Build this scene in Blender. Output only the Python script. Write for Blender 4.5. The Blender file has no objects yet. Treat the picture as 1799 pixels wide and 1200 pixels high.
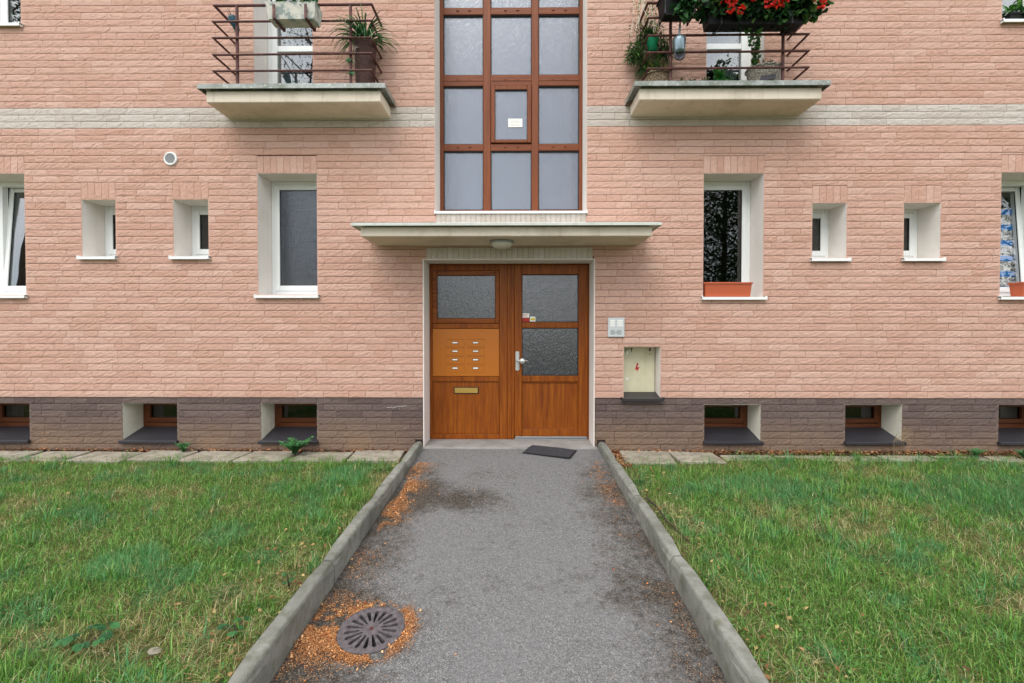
import bpy, math, random
import numpy as np
random.seed(7); RNG = np.random.default_rng(7)
SC = bpy.context.scene; COL = SC.collection
# ------------------------------------------------------------------ camera, sky, sun, exposure
cam_d = bpy.data.cameras.new('camera'); cam = bpy.data.objects.new('camera', cam_d); COL.objects.link(cam)
cam.location = (0, -5.2, 1.45); cam.rotation_euler = (math.radians(89.1), 0, math.radians(.5))
cam_d.sensor_width = 36; cam_d.lens = 15.609; cam_d.shift_x = -.00095; cam_d.shift_y = -.00987
cam_d.clip_start = .05; cam_d.clip_end = 600; SC.camera = cam
SUN_EL, SUN_AZ = math.radians(56), math.radians(205)      # azimuth from +Y, clockwise
w = bpy.data.worlds.new('World'); SC.world = w; w.use_nodes = True
nt = w.node_tree; nt.nodes.clear()
def wn(t, **k):
    n = nt.nodes.new(t)
    for a, b in k.items(): setattr(n, a, b)
    return n
wo = wn('ShaderNodeOutputWorld'); wb = wn('ShaderNodeBackground'); sky = wn('ShaderNodeTexSky', sky_type='NISHITA', sun_disc=False)
sky.sun_elevation = SUN_EL; sky.sun_rotation = SUN_AZ
tc = wn('ShaderNodeTexCoord'); cn = wn('ShaderNodeTexNoise'); cn.inputs['Scale'].default_value = 2.2; cn.inputs['Detail'].default_value = 7
cr = wn('ShaderNodeValToRGB'); cr.color_ramp.elements[0].position = .36; cr.color_ramp.elements[1].position = .58
cr.color_ramp.elements[0].color = (.2, .2, .2, 1)
cm = wn('ShaderNodeMix', data_type='RGBA'); cm.inputs[7].default_value = (12.6, 12.8, 13.2, 1)
nt.links.new(tc.outputs['Generated'], cn.inputs['Vector']); nt.links.new(cn.outputs['Fac'], cr.inputs['Fac'])
nt.links.new(cr.outputs['Color'], cm.inputs[0]); nt.links.new(sky.outputs['Color'], cm.inputs[6])
nt.links.new(cm.outputs[2], wb.inputs['Color']); wb.inputs['Strength'].default_value = .1
nt.links.new(wb.outputs[0], wo.inputs[0])
sd = bpy.data.lights.new('sun', 'SUN'); sun = bpy.data.objects.new('sun', sd); COL.objects.link(sun)
sd.energy = 1.15; sd.angle = math.radians(40); sd.color = (1, .96, .9)
sun.rotation_euler = (math.pi/2 - SUN_EL, 0, math.pi - SUN_AZ); sun.location = (-6, -14, 20)
vs = SC.view_settings; vs.view_transform = 'Standard'; vs.look = 'None'; vs.gamma = 1; vs.use_curve_mapping = False
vs.exposure = .93
# ------------------------------------------------------------------ materials
def lin(r, g, b):
    f = lambda c: (c/255/12.92) if c/255 <= .04045 else ((c/255+.055)/1.055)**2.4
    return (f(r), f(g), f(b), 1)
class Mat:
    def __init__(s, name, color=(.5,.5,.5,1), rough=.6, metal=0, spec=.5):
        s.m = bpy.data.materials.new(name); s.m.use_nodes = True; s.t = s.m.node_tree
        s.b = s.t.nodes['Principled BSDF']; s.o = s.t.nodes['Material Output']
        s.set('Base Color', color); s.set('Roughness', rough); s.set('Metallic', metal); s.set('Specular IOR Level', spec)
    def set(s, k, v): s.b.inputs[k].default_value = v
    def n(s, t, ins=None, **k):
        n = s.t.nodes.new(t)
        for a, b in k.items(): setattr(n, a, b)
        for a, b in (ins or {}).items():
            if isinstance(b, bpy.types.NodeSocket): s.t.links.new(b, n.inputs[a])
            else: n.inputs[a].default_value = b
        return n
    def link(s, a, b): s.t.links.new(a, b)
    def pos(s, sc=(1,1,1)):
        g = s.n('ShaderNodeNewGeometry')
        return s.n('ShaderNodeVectorMath', {0: g.outputs['Position'], 1: sc}, operation='MULTIPLY').outputs[0]
    def noise(s, v, scale, detail=4, rough=.55, dist=0):
        return s.n('ShaderNodeTexNoise', {'Vector': v, 'Scale': scale, 'Detail': detail, 'Roughness': rough, 'Distortion': dist}).outputs['Fac']
    def ramp(s, f, stops):
        r = s.n('ShaderNodeValToRGB', {'Fac': f}); e = r.color_ramp.elements
        while len(e) < len(stops): e.new(.5)
        for i, (p, c) in enumerate(stops):
            e[i].position = p; e[i].color = c if hasattr(c, '__len__') else (c, c, c, 1)
        return r.outputs['Color']
    def mix(s, f, a, b, mode='MIX'):
        return s.n('ShaderNodeMix', {0: f, 6: a, 7: b}, data_type='RGBA', blend_type=mode).outputs[2]
    def math(s, op, a, b=0., c=0.):
        return s.n('ShaderNodeMath', {0: a, 1: b, 2: c}, operation=op).outputs[0]
    def mapr(s, f, a, b, c=0., d=1.):
        return s.n('ShaderNodeMapRange', {'Value': f, 'From Min': a, 'From Max': b, 'To Min': c, 'To Max': d}).outputs[0]
    def bump(s, h, dist, strength=1.):
        s.link(s.n('ShaderNodeBump', {'Height': h, 'Distance': dist, 'Strength': strength}).outputs[0], s.b.inputs['Normal'])
    def color(s, c): s.link(c, s.b.inputs['Base Color'])
    def attr(s, name): return s.n('ShaderNodeAttribute', attribute_name=name)

def brick_mat(name, c0, c1, c2, rough=.85, splash=None, depth=.007):
    M = Mat(name, rough=rough, spec=.25); v = M.pos()
    r = M.attr('rnd').outputs['Fac']
    base = M.ramp(r, [(0, c0), (.5, c1), (1, c2)])
    big = M.noise(v, .55, 3); base = M.mix(M.mapr(big, .35, .7, 0, .30), base, c2)
    rv = M.n('ShaderNodeMapping', {'Vector': v, 'Rotation': (0, .6, 0), 'Scale': (1, 1, 2.3)}).outputs[0]; n1 = M.noise(rv, 42, 6, .66, 1.2); n2 = M.noise(v, 150, 4, .7)
    base = M.mix(M.mapr(n1, .52, .76, 0, .36), base, tuple(x*.72 for x in c0[:3])+(1,))
    base = M.mix(M.mapr(n2, .6, .76, 0, .42), base, tuple(x*.6 for x in c0[:3])+(1,))
    base = M.mix(M.mapr(n2, .42, .25, 0, .35), base, tuple(min(1, x*1.25) for x in c2[:3])+(1,))
    stk = M.noise(M.pos((11, 1, .55)), 1, 4, .6); base = M.mix(M.mapr(stk, .58, .8, 0, .3), base, tuple(x*.7 for x in c0[:3])+(1,))
    if splash:
        g = M.n('ShaderNodeSeparateXYZ', {0: v}).outputs[2]
        m = M.math('MULTIPLY', M.mapr(g, .42, .05, 0, 1), M.mapr(M.noise(v, 1.3, 4), .3, .62, .15, 1))
        base = M.mix(m, base, splash)
    M.color(base)
    h = M.math('ADD', n1, M.math('MULTIPLY', n2, .35))
    M.bump(h, depth*1.8, 1.)
    return M.m
M_BRICK = brick_mat('salmon_split_brick', lin(200,157,138), lin(206,165,147), lin(213,175,158))
M_BAND = brick_mat('pale_grey_split_brick', lin(196,184,173), lin(203,192,181), lin(210,200,191))
M_PLINTH = brick_mat('dark_plinth_brick', lin(97,81,78), lin(106,90,86), lin(115,99,93), splash=lin(136,112,92))
def mortar(name, c):
    M = Mat(name, rough=.95, spec=.1); M.color(M.mix(M.noise(M.pos(), 30), c, tuple(x*.7 for x in c[:3])+(1,))); return M.m
M_MORT = mortar('salmon_mortar', lin(150,108,90)); M_PMORT = mortar('plinth_mortar', lin(76,64,62))
def far_brick():
    M = Mat('far_brick_courses', rough=.9, spec=.2); v = M.pos((1, 0, 1))
    g = M.n('ShaderNodeSeparateXYZ', {0: M.pos()}); c = M.n('ShaderNodeCombineXYZ', {0: g.outputs[0], 1: g.outputs[2]})
    b = M.n('ShaderNodeTexBrick', {'Vector': c.outputs[0], 'Color1': lin(202,164,145), 'Color2': lin(194,154,134), 'Mortar': lin(165,120,100), 'Scale': 1, 'Mortar Size': .003, 'Brick Width': .36, 'Row Height': .079})
    M.color(b.outputs['Color']); M.bump(M.noise(M.pos(), 40), .008); return M.m
M_FARB = far_brick()
def plaster(name, c, dirt, amt=.5):
    M = Mat(name, rough=.85, spec=.25); v = M.pos()
    k = M.noise(v, 2.3, 6, .65); k2 = M.noise(v, 160, 2)
    q = M.noise(M.pos((14, 14, .8)), 1, 4, .6); base = M.mix(M.mapr(k, .5, .8, 0, amt), c, dirt); base = M.mix(M.mapr(q, .56, .8, 0, amt*.8), base, dirt)
    M.color(base); M.bump(k2, .0012, .6); return M.m
M_REV = plaster('white_reveal_plaster', lin(224,217,210), lin(200,189,174))
M_CREAM = plaster('cream_slab_paint', lin(216,204,186), lin(160,146,124), .6)
M_CREVEAL = plaster('cream_reveal_paint', lin(212,207,192), lin(168,150,122), .5)
def flash():
    M = Mat('weathered_flashing', rough=.55, metal=.35); v = M.pos()
    a = M.noise(v, 6, 6, .7); b = M.noise(v, 38, 4)
    c = M.mix(M.mapr(a, .4, .66), lin(156,160,156), lin(108,114,102)); c = M.mix(M.mapr(b, .58, .72, 0, .8), c, lin(206,208,200))
    M.color(c); M.bump(b, .002); return M.m
M_FLASH = flash()
M_PALEF = plaster('pale_canopy_flashing', lin(196,200,192), lin(150,154,138), .6)
M_UPVC = Mat('white_window_plastic', lin(226,228,226), .32).m
M_SILL = Mat('white_sill_metal', lin(228,229,226), .35).m
M_ALU = Mat('aluminium', lin(190,192,194), .32, .9).m
M_HOUS = Mat('silver_lacquer', lin(196,200,200), .4, .2).m
M_STEEL = Mat('brushed_steel', lin(200,200,196), .38, .6).m
M_DARKM = Mat('dark_grey_sheet_metal', lin(50,48,53), .42, .2).m
def wood(name, c0, c1, c2, rough=.38, ax=2):
    M = Mat(name, rough=rough, spec=.28)
    sc = [34, 34, 34]; sc[ax] = 1.8; v = M.pos(tuple(sc))
    a = M.noise(v, 1, 5, .6, .8); b = M.noise(v, 3.2, 3, .6)
    c = M.ramp(a, [(.28, c0), (.5, c1), (.72, c2)]); c = M.mix(M.mapr(b, .56, .72, 0, .5), c, tuple(x*.5 for x in c0[:3])+(1,))
    M.color(c); M.bump(b, .0008, .5); return M.m
M_WOOD = wood('golden_oak_foil', lin(104,47,2), lin(132,66,5), lin(152,85,12), .45)
M_WOODH = wood('golden_oak_foil_across', lin(104,47,2), lin(130,65,5), lin(148,82,12), .45, ax=0)
M_WFR = wood('brown_window_foil', lin(104,54,28), lin(120,64,34), lin(132,74,42), .45)
M_WFRH = wood('brown_window_foil_across', lin(104,54,28), lin(120,64,34), lin(132,74,42), .45, ax=0)
M_CWOOD = wood('dark_cellar_frame_foil', lin(72,35,14), lin(90,46,20), lin(106,58,28), .45, ax=0)
M_MAIL = Mat('orange_mailbox_enamel', lin(174,98,6), .38).m
M_MAILD = Mat('mailbox_groove', lin(128,68,10), .6).m
M_BRASS = Mat('brass_flap', lin(206,170,92), .34, .75).m
M_BLACK = Mat('black_rubber', lin(22,22,23), .6).m
M_WHITE = Mat('white_card', lin(238,236,228), .6).m
M_INT = Mat('dim_interior', lin(70,68,66), .9).m
M_INTB = Mat('dark_cellar', lin(24,26,24), .9).m
def stairwall():
    M = Mat('stairwell_wall', lin(128,124,124), .9); return M.m
M_STAIRW = stairwall()
def two_sided_ior(M, ior):
    # both faces of a pane reflect alike: the Fresnel node inverts the index on back faces
    bf = M.n('ShaderNodeNewGeometry').outputs['Backfacing']; return M.math('POWER', ior, M.math('SUBTRACT', 1., M.math('MULTIPLY', bf, 2.)))
def glass(name, tint, ior=2.3, rough=.0, bumpf=None):
    M = Mat(name); t = M.t; t.nodes.remove(M.b)
    fr = M.n('ShaderNodeFresnel', {'IOR': two_sided_ior(M, ior)}); tr = M.n('ShaderNodeBsdfTransparent', {'Color': tint}); gl = M.n('ShaderNodeBsdfGlossy', {'Roughness': rough, 'Color': (1,1,1,1)})
    if bumpf:
        h, d = bumpf(M); bp = M.n('ShaderNodeBump', {'Height': h, 'Distance': d})
        M.link(bp.outputs[0], gl.inputs['Normal'])
    mx = M.n('ShaderNodeMixShader', {0: fr.outputs[0], 1: tr.outputs[0], 2: gl.outputs[0]})
    M.link(mx.outputs[0], M.o.inputs['Surface']); return M.m
def wob(M): return M.noise(M.pos((1,1,1)), 2.2, 1), .0007
M_GLASS = glass('window_glass', (.62,.66,.66,1), 2.3, 0, wob)
M_GLASSC = glass('clear_window_glass', (.93,.94,.94,1), 1.6, 0, wob)
M_GLASSB = glass('cellar_glass', (.1,.11,.1,1), 1.6, 0, wob)
M_GLASSD = glass('dark_window_glass', (.3,.33,.32,1), 1.75, 0, wob)
def obscure(name, body, bodyfac, rough, ior, relief=.012, tint=(.5,.54,.6,1)):
    # cast privacy glass: streaky relief, part see-through, part milky
    M = Mat(name); t = M.t; t.nodes.remove(M.b)
    h = M.noise(M.pos((30, 1, 11)), 1, 3, .55, 2.2); h2 = M.noise(M.pos((75, 1, 55)), 1, 2, .5, .8)
    hh = M.math('ADD', h, M.math('MULTIPLY', h2, .3))
    bp = M.n('ShaderNodeBump', {'Height': hh, 'Distance': relief, 'Strength': .7})
    fr = M.n('ShaderNodeFresnel', {'IOR': two_sided_ior(M, ior), 'Normal': bp.outputs[0]})
    gl = M.n('ShaderNodeBsdfGlossy', {'Roughness': rough, 'Color': (1,1,1,1), 'Normal': bp.outputs[0]})
    df = M.n('ShaderNodeBsdfDiffuse', {'Color': body, 'Normal': bp.outputs[0]})
    tr = M.n('ShaderNodeBsdfTransparent', {'Color': tint})
    m1 = M.n('ShaderNodeMixShader', {0: bodyfac, 1: tr.outputs[0], 2: df.outputs[0]})
    m2 = M.n('ShaderNodeMixShader', {0: fr.outputs[0], 1: m1.outputs[0], 2: gl.outputs[0]})
    M.link(m2.outputs[0], M.o.inputs['Surface']); return M.m
M_STAIRG = obscure('stair_privacy_glass', lin(138,146,162), .42, .2, 2.15, .0042)
M_DOORG = obscure('door_privacy_glass', lin(30,38,56), .35, .2, 2.1, .004, (.14,.18,.26,1))
M_TALLG = obscure('streaked_privacy_glass', lin(50,52,54), .12, .12, 1.8, .006)
def rust():
    M = Mat('rusty_brown_paint', rough=.6, metal=.1); v = M.pos()
    a = M.noise(v, 14, 5, .7); M.color(M.ramp(a, [(.35, lin(66,34,32)), (.55, lin(86,46,40)), (.72, lin(118,72,54))])); M.bump(M.noise(v, 90), .001); return M.m
M_RUST = rust()
def concrete(name, c, d, moss=None, sc=3.):
    M = Mat(name, rough=.9, spec=.2); v = M.pos()
    a = M.noise(v, sc, 6, .65); b = M.noise(v, 130, 3, .7); e = M.noise(v, 14, 4, .6)
    k = M.mix(M.mapr(a, .38, .68), c, d); k = M.mix(M.mapr(b, .58, .74, 0, .5), k, tuple(x*.55 for x in d[:3])+(1,))
    k = M.mix(M.mapr(b, .4, .26, 0, .4), k, tuple(min(1, x*1.35) for x in c[:3])+(1,))
    if moss: k = M.mix(M.mapr(e, .46, .72, 0, .75), k, moss)
    M.color(k); M.bump(M.math('ADD', b, M.math('MULTIPLY', e, .8)), .003); return M.m
M_KERB = concrete('kerb_concrete', lin(140,140,132), lin(104,105,97), lin(88,91,74))
M_SLAB = concrete('paving_concrete', lin(162,154,140), lin(134,127,113), lin(104,98,80), 4)
M_STEP = concrete('threshold_concrete', lin(152,149,145), lin(124,121,116))
def asphalt():
    M = Mat('worn_asphalt', rough=.88, spec=.25); v = M.pos()
    vo = M.n('ShaderNodeTexVoronoi', {'Vector': v, 'Scale': 165}); cell = M.n('ShaderNodeSeparateColor', {0: vo.outputs['Color']}).outputs[0]
    vo2 = M.n('ShaderNodeTexVoronoi', {'Vector': v, 'Scale': 330}); cell2 = M.n('ShaderNodeSeparateColor', {0: vo2.outputs['Color']}).outputs[1]
    base = M.ramp(cell, [(0, lin(84,84,83)), (.4, lin(109,109,108)), (.85, lin(124,124,123)), (1, lin(150,148,144))])
    base = M.mix(M.mapr(cell2, .8, 1, 0, .7), base, lin(58,58,60))
    base = M.mix(M.mapr(M.noise(v, 1.6, 5), .35, .7, 0, .5), base, lin(120,120,120))
    s = M.n('ShaderNodeSeparateXYZ', {0: v}); x, y = s.outputs[0], s.outputs[1]
    n = M.noise(v, 3.2, 6, .68); nf = M.noise(v, 22, 4, .7)
    # dirt washed against both kerbs and a blotch near the door
    eL = M.mapr(x, -.62, -1.08); eR = M.mapr(x, .42, .92); e = M.math('MAXIMUM', eL, eR)
    e = M.math('MULTIPLY', e, M.mapr(y, -.25, -.75))
    k = M.math('ADD', M.math('MULTIPLY', e, .62), M.math('MULTIPLY', M.math('SUBTRACT', n, .5), 1.7))
    def blob(cx, cy, rx, ry, amp):
        d = M.n('ShaderNodeVectorMath', {0: M.n('ShaderNodeVectorMath', {0: v, 1: (cx, cy, 0)}, operation='SUBTRACT').outputs[0], 1: (1/rx, 1/ry, 0)}, operation='MULTIPLY').outputs[0]
        L = M.n('ShaderNodeVectorMath', {0: d}, operation='LENGTH').outputs['Value']
        return M.math('MULTIPLY', M.mapr(L, 1.15, .5), amp)
    for b in [(-.72, -1.3, .42, .36, .62), (-.32, -1.42, .3, .26, .55), (-.85, -3.0, .42, .42, .45), (.5, -2.55, .42, .25, .2), (.75, -1.5, .32, .6, .24), (.8, -2.9, .25, .4, .12), (-.95, -2.2, .25, .8, .25), (-.25, -.8, .5, .2, .22)]:
        k = M.math('ADD', k, blob(*b))
    k = M.math('ADD', k, M.math('MULTIPLY', M.math('SUBTRACT', nf, .5), 1.5))
    m = M.mapr(k, .12, .85, 0, .92)
    base = M.mix(m, base, M.mix(M.mapr(cell, .5, .95), lin(46,43,38), lin(104,92,78)))
    M.color(base); M.bump(M.math('ADD', vo.outputs['Distance'], M.math('MULTIPLY', n, .2)), -.004, .8); return M.m
M_ASPH = asphalt()
def soil():
    M = Mat('lawn_soil_and_thatch', rough=.95, spec=.1); v = M.pos()
    a = M.noise(v, 3, 6, .7); b = M.noise(v, 60, 5, .7)
    c = M.mix(M.mapr(a, .35, .65), lin(78,92,44), lin(96,92,58)); c = M.mix(M.mapr(b, .5, .75), c, lin(58,52,34)); yy = M.n('ShaderNodeSeparateXYZ', {0: v}).outputs[1]; e = M.math('ADD', yy, M.math('MULTIPLY', M.noise(v, 7, 4), .2))
    c = M.mix(M.mapr(e, -.22, -.14), c, M.mix(M.mapr(b, .4, .7), lin(84,62,44), lin(50,38,28))); M.color(c); M.bump(b, .01); return M.m
M_SOIL = soil()
def colattr(name, rough=.6, transl=.25, spec=.3):
    M = Mat(name, rough=rough, spec=spec); c = M.attr('col').outputs['Color']; M.color(c)
    if transl:
        t = M.n('ShaderNodeBsdfTranslucent', {'Color': c}); mx = M.n('ShaderNodeMixShader', {0: transl, 1: M.b.outputs[0], 2: t.outputs[0]})
        M.link(mx.outputs[0], M.o.inputs['Surface'])
    return M.m
M_LEAF = colattr('leaf_colours'); M_CHIP = colattr('wood_chip_colours', .9, 0, .1)
def wicker(name, c0, c1, sc=60):
    M = Mat(name, rough=.7); v = M.pos((sc, sc, sc*1.6)); a = M.n('ShaderNodeTexVoronoi', {'Vector': v, 'Scale': 1.}).outputs['Distance']
    M.color(M.ramp(a, [(.1, c1), (.6, c0)])); M.bump(a, -.006); return M.m
M_WICK = wicker('brown_wicker', lin(92,74,52), lin(168,148,116)); M_WWICK = wicker('pale_wicker', lin(128,120,108), lin(206,200,188))
M_BARK = wicker('dark_rattan', lin(52,30,24), lin(112,70,58), 90)
M_TERRA = Mat('terracotta_plastic', lin(176,84,50), .5).m
M_BLKPOT = Mat('black_planter_plastic', lin(16,16,18), .55, 0, .2).m
M_GRNPOT = Mat('green_plastic', lin(20,150,104), .4).m
M_BLUEP = Mat('teal_pot_glaze', lin(44,92,108), .4).m
M_TIN = Mat('galvanised_tin', lin(120,136,142), .34, .8).m
M_RED = Mat('red_paint', lin(178,34,26), .6).m
M_YEL = Mat('yellow_sticker', lin(214,190,40), .5).m
M_INK = Mat('faded_black_paint', lin(48,44,30), .8).m
M_STRAW = Mat('dry_straw', lin(150,128,92), .8).m
M_GREYP = Mat('grey_plate', lin(140,142,144), .5).m
def stonep():
    M = Mat('mottled_stone_trough', rough=.9); v = M.pos(); a = M.noise(v, 9, 6, .7)
    M.color(M.ramp(a, [(.4, lin(204,200,188)), (.52, lin(188,188,178)), (.56, lin(134,146,142)), (.7, lin(150,156,150))])); M.bump(M.noise(v, 60), .004); return M.m
M_STONE = stonep()
def rubber():
    M = Mat('ribbed_door_mat', rough=.9); v = M.pos(); a = M.n('ShaderNodeTexVoronoi', {'Vector': v, 'Scale': 90.}).outputs['Distance']
    M.color(M.ramp(a, [(.1, lin(66,66,72)), (.7, lin(34,34,38))])); M.bump(a, .004); return M.m
M_MAT = rubber()
def iron():
    M = Mat('cast_iron', rough=.5, metal=.25); v = M.pos(); a = M.noise(v, 40, 5); M.color(M.ramp(a, [(.3, lin(80,76,78)), (.6, lin(108,103,106)), (.8, lin(128,120,118))])); M.bump(M.noise(v, 220, 3), .0012); return M.m
M_IRON = iron()
M_CURT = Mat('net_curtain', lin(176,178,178), .9).m
def stripes():
    M = Mat('blue_striped_curtain', rough=.9); z = M.n('ShaderNodeSeparateXYZ', {0: M.pos()}).outputs[2]
    f = M.math('FRACT', M.math('MULTIPLY', z, 5.2)); a = M.noise(M.pos(), 50, 4)
    c = M.mix(M.mapr(a, .45, .6), lin(210,208,204), lin(110,104,100)); M.color(M.mix(M.mapr(f, .62, .66), c, lin(38,122,196))); return M.m
M_STRIPE = stripes()
M_METER = plaster('cream_meter_enamel', lin(206,200,172), lin(176,162,120), .6)
M_LAMP = Mat('opal_lamp_glass', lin(206,204,192), .3).m
M_PIT = Mat('drain_pit', lin(10,9,8), .95).m
M_TRUNK = concrete('tree_bark', lin(84,74,64), lin(54,46,40))

# ------------------------------------------------------------------ mesh helpers
class MB:
    def __init__(s): s.v = []; s.f = []
    def quad(s, *p): i = len(s.v); s.v += [tuple(q) for q in p]; s.f.append(tuple(range(i, i+len(p)))); return s
    def box(s, x0, x1, y0, y1, z0, z1):
        i = len(s.v); s.v += [(x, y, z) for z in (z0, z1) for y in (y0, y1) for x in (x0, x1)]
        s.f += [tuple(i+k for k in q) for q in ((0,2,3,1),(4,5,7,6),(0,1,5,4),(2,6,7,3),(0,4,6,2),(1,3,7,5))]; return s
    def cbox(s, x0, x1, y0, y1, z0, z1, c=.004):
        # box with chamfered edges
        i = len(s.v); L = ((x0, x1), (y0, y1), (z0, z1)); idx = {}
        for cx in (0, 1):
            for cy in (0, 1):
                for cz in (0, 1):
                    k = (cx, cy, cz)
                    for ax in range(3):
                        p = [L[a][k[a]] + (0 if a == ax else (c if k[a] == 0 else -c)) for a in range(3)]
                        idx[k, ax] = len(s.v); s.v.append(tuple(p))
        for ax in range(3):
            a, b = [t for t in range(3) if t != ax]
            for e in (0, 1):
                q = []
                for ka, kb in ((0,0),(1,0),(1,1),(0,1)):
                    k = [0]*3; k[ax] = e; k[a] = ka; k[b] = kb; q.append(idx[tuple(k), ax])
                s.f.append(tuple(q if (e == 1) == (ax != 1) else q[::-1]))
        for ax in range(3):
            a, b = [t for t in range(3) if t != ax]
            for ka in (0, 1):
                for kb in (0, 1):
                    k0 = [0]*3; k0[a] = ka; k0[b] = kb; k1 = list(k0); k1[ax] = 1; k0, k1 = tuple(k0), tuple(k1)
                    q = [idx[k0, a], idx[k1, a], idx[k1, b], idx[k0, b]]; s.f.append(tuple(q))
        for k in [(a, b, c_) for a in (0,1) for b in (0,1) for c_ in (0,1)]: s.f.append(tuple(idx[k, t] for t in range(3)))
        return s
    def tube(s, pts, r, n=8, r1=None, cap=True):
        pts = [np.array(p, float) for p in pts]; m = len(pts); rs = np.linspace(r, r if r1 is None else r1, m); i0 = len(s.v)
        for k, p in enumerate(pts):
            if 0 < k < m-1:
                a = pts[k]-pts[k-1]; b = pts[k+1]-pts[k]; t = a/np.linalg.norm(a)+b/np.linalg.norm(b)
                sc = 1/max(.5, np.linalg.norm(t)/2)
            else: t = pts[min(k+1, m-1)]-pts[max(k-1, 0)]; sc = 1
            t = t/np.linalg.norm(t); u = np.array((0,0,1.)) if abs(t[2]) < .9 else np.array((1.,0,0))
            a = np.cross(t, u); a /= np.linalg.norm(a); b = np.cross(t, a)
            for j in range(n):
                an = 2*math.pi*j/n; s.v.append(tuple(p+rs[k]*(math.cos(an)*a*sc+math.sin(an)*b)))
        for k in range(m-1):
            for j in range(n): s.f.append((i0+k*n+j, i0+k*n+(j+1) % n, i0+(k+1)*n+(j+1) % n, i0+(k+1)*n+j))
        if cap: s.f += [tuple(i0+j for j in range(n))[::-1], tuple(i0+(m-1)*n+j for j in range(n))]
        return s
    def lathe(s, prof, c, axis='z', n=24):
        # prof: (radius, height) pairs around an axis through c
        i0 = len(s.v); m = len(prof)
        for r, h in prof:
            for j in range(n):
                a = 2*math.pi*j/n; u, v = r*math.cos(a), r*math.sin(a)
                s.v.append((c[0]+u, c[1]+v, c[2]+h) if axis == 'z' else (c[0]+u, c[1]+h, c[2]+v))
        for k in range(m-1):
            for j in range(n): s.f.append((i0+k*n+j, i0+k*n+(j+1) % n, i0+(k+1)*n+(j+1) % n, i0+(k+1)*n+j))
        if prof[0][0] > 1e-4: s.f.append(tuple(i0+j for j in range(n))[::-1])
        if prof[-1][0] > 1e-4: s.f.append(tuple(i0+(m-1)*n+j for j in range(n)))
        return s
    def frame(s, x0, x1, z0, z1, wl, wr, wb, wt, y0, y1, c=.004):
        s.cbox(x0, x0+wl, y0, y1, z0, z1, c); s.cbox(x1-wr, x1, y0, y1, z0, z1, c)
        s.cbox(x0+wl, x1-wr, y0+.002, y1, z0, z0+wb, c); s.cbox(x0+wl, x1-wr, y0+.002, y1, z1-wt, z1, c); return s
    def build(s, name, mat, parent=None, smooth=False, xf=None):
        me = bpy.data.meshes.new(name); vv = s.v if xf is None else [xf(p) for p in s.v]
        me.from_pydata(vv, [], s.f); me.materials.append(mat); me.update()
        import bmesh
        bm = bmesh.new(); bm.from_mesh(me); bmesh.ops.recalc_face_normals(bm, faces=bm.faces); bm.to_mesh(me); bm.free()
        if smooth: me.polygons.foreach_set('use_smooth', [True]*len(me.polygons))
        o = bpy.data.objects.new(name, me); COL.objects.link(o); o.parent = parent; return o
def empty(name, loc=(0,0,0), parent=None):
    o = bpy.data.objects.new(name, None); COL.objects.link(o); o.location = loc; o.empty_display_size = .1; o.parent = parent; return o
def tag(o, label, cat, group=None):
    o['label'] = label; o['category'] = cat
    if group: o['group'] = group
    return o
def kind(o, k, label=None, cat=None):
    o['kind'] = k
    if label: o['label'] = label
    if cat: o['category'] = cat
    return o
def npmesh(name, V, F, mat, parent=None, col=None, smooth=False):
    # V (n,3), F (m,3) triangles
    me = bpy.data.meshes.new(name); me.vertices.add(len(V)); me.vertices.foreach_set('co', np.ascontiguousarray(V, np.float32).ravel())
    F = np.ascontiguousarray(F, np.int32); me.loops.add(F.size); me.loops.foreach_set('vertex_index', F.ravel())
    me.polygons.add(len(F)); me.polygons.foreach_set('loop_start', np.arange(0, F.size, 3, dtype=np.int32))
    if col is not None:
        a = me.attributes.new('col', 'FLOAT_COLOR', 'POINT'); a.data.foreach_set('color', np.ascontiguousarray(col, np.float32).ravel())
    me.materials.append(mat); me.update(calc_edges=True); me.validate()
    if smooth: me.polygons.foreach_set('use_smooth', [True]*len(me.polygons))
    o = bpy.data.objects.new(name, me); COL.objects.link(o); o.parent = parent; return o
def vnoise(x, y, sc, seed):
    r = np.random.default_rng(seed); G = r.random((64, 64)); X = x*sc+100; Y = y*sc+100
    xi = np.floor(X).astype(int); yi = np.floor(Y).astype(int); fx = X-xi; fy = Y-yi; fx = fx*fx*(3-2*fx); fy = fy*fy*(3-2*fy)
    g = lambda a, b: G[a % 64, b % 64]
    return (g(xi, yi)*(1-fx)+g(xi+1, yi)*fx)*(1-fy)+(g(xi, yi+1)*(1-fx)+g(xi+1, yi+1)*fx)*fy
def palette(n, cols, rng, jit=.12, wts=None):
    C = np.array([lin(*c) for c in cols]); i = rng.choice(len(cols), n, p=wts); c = C[i].copy(); c[:, :3] *= (1+rng.normal(0, jit, (n, 1))).clip(.5, 1.6); return c
def blades(P, L, W, az, lean, rng):
    n = len(P); h = np.stack([np.cos(az), np.sin(az), 0*az], 1); sd = np.stack([-np.sin(az), np.cos(az), 0*az], 1)
    Z = np.array([0, 0, 1.]); up = np.sqrt(np.clip(1-lean**2, .02, 1)); L = L[:, None]; lean = lean[:, None]; up = up[:, None]; W = W[:, None]
    mid = P+h*L*lean*.32+Z*L*up*.62; tip = P+h*L*lean+Z*L*up*.95
    V = np.stack([P-sd*W*.5, P+sd*W*.5, mid-sd*W*.42, mid+sd*W*.42, tip], 1).reshape(-1, 3)
    b = (np.arange(n)*5)[:, None]; F = np.concatenate([b+[0,1,3], b+[0,3,2], b+[2,3,4]], 1).reshape(-1, 3)
    return V, F
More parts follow.
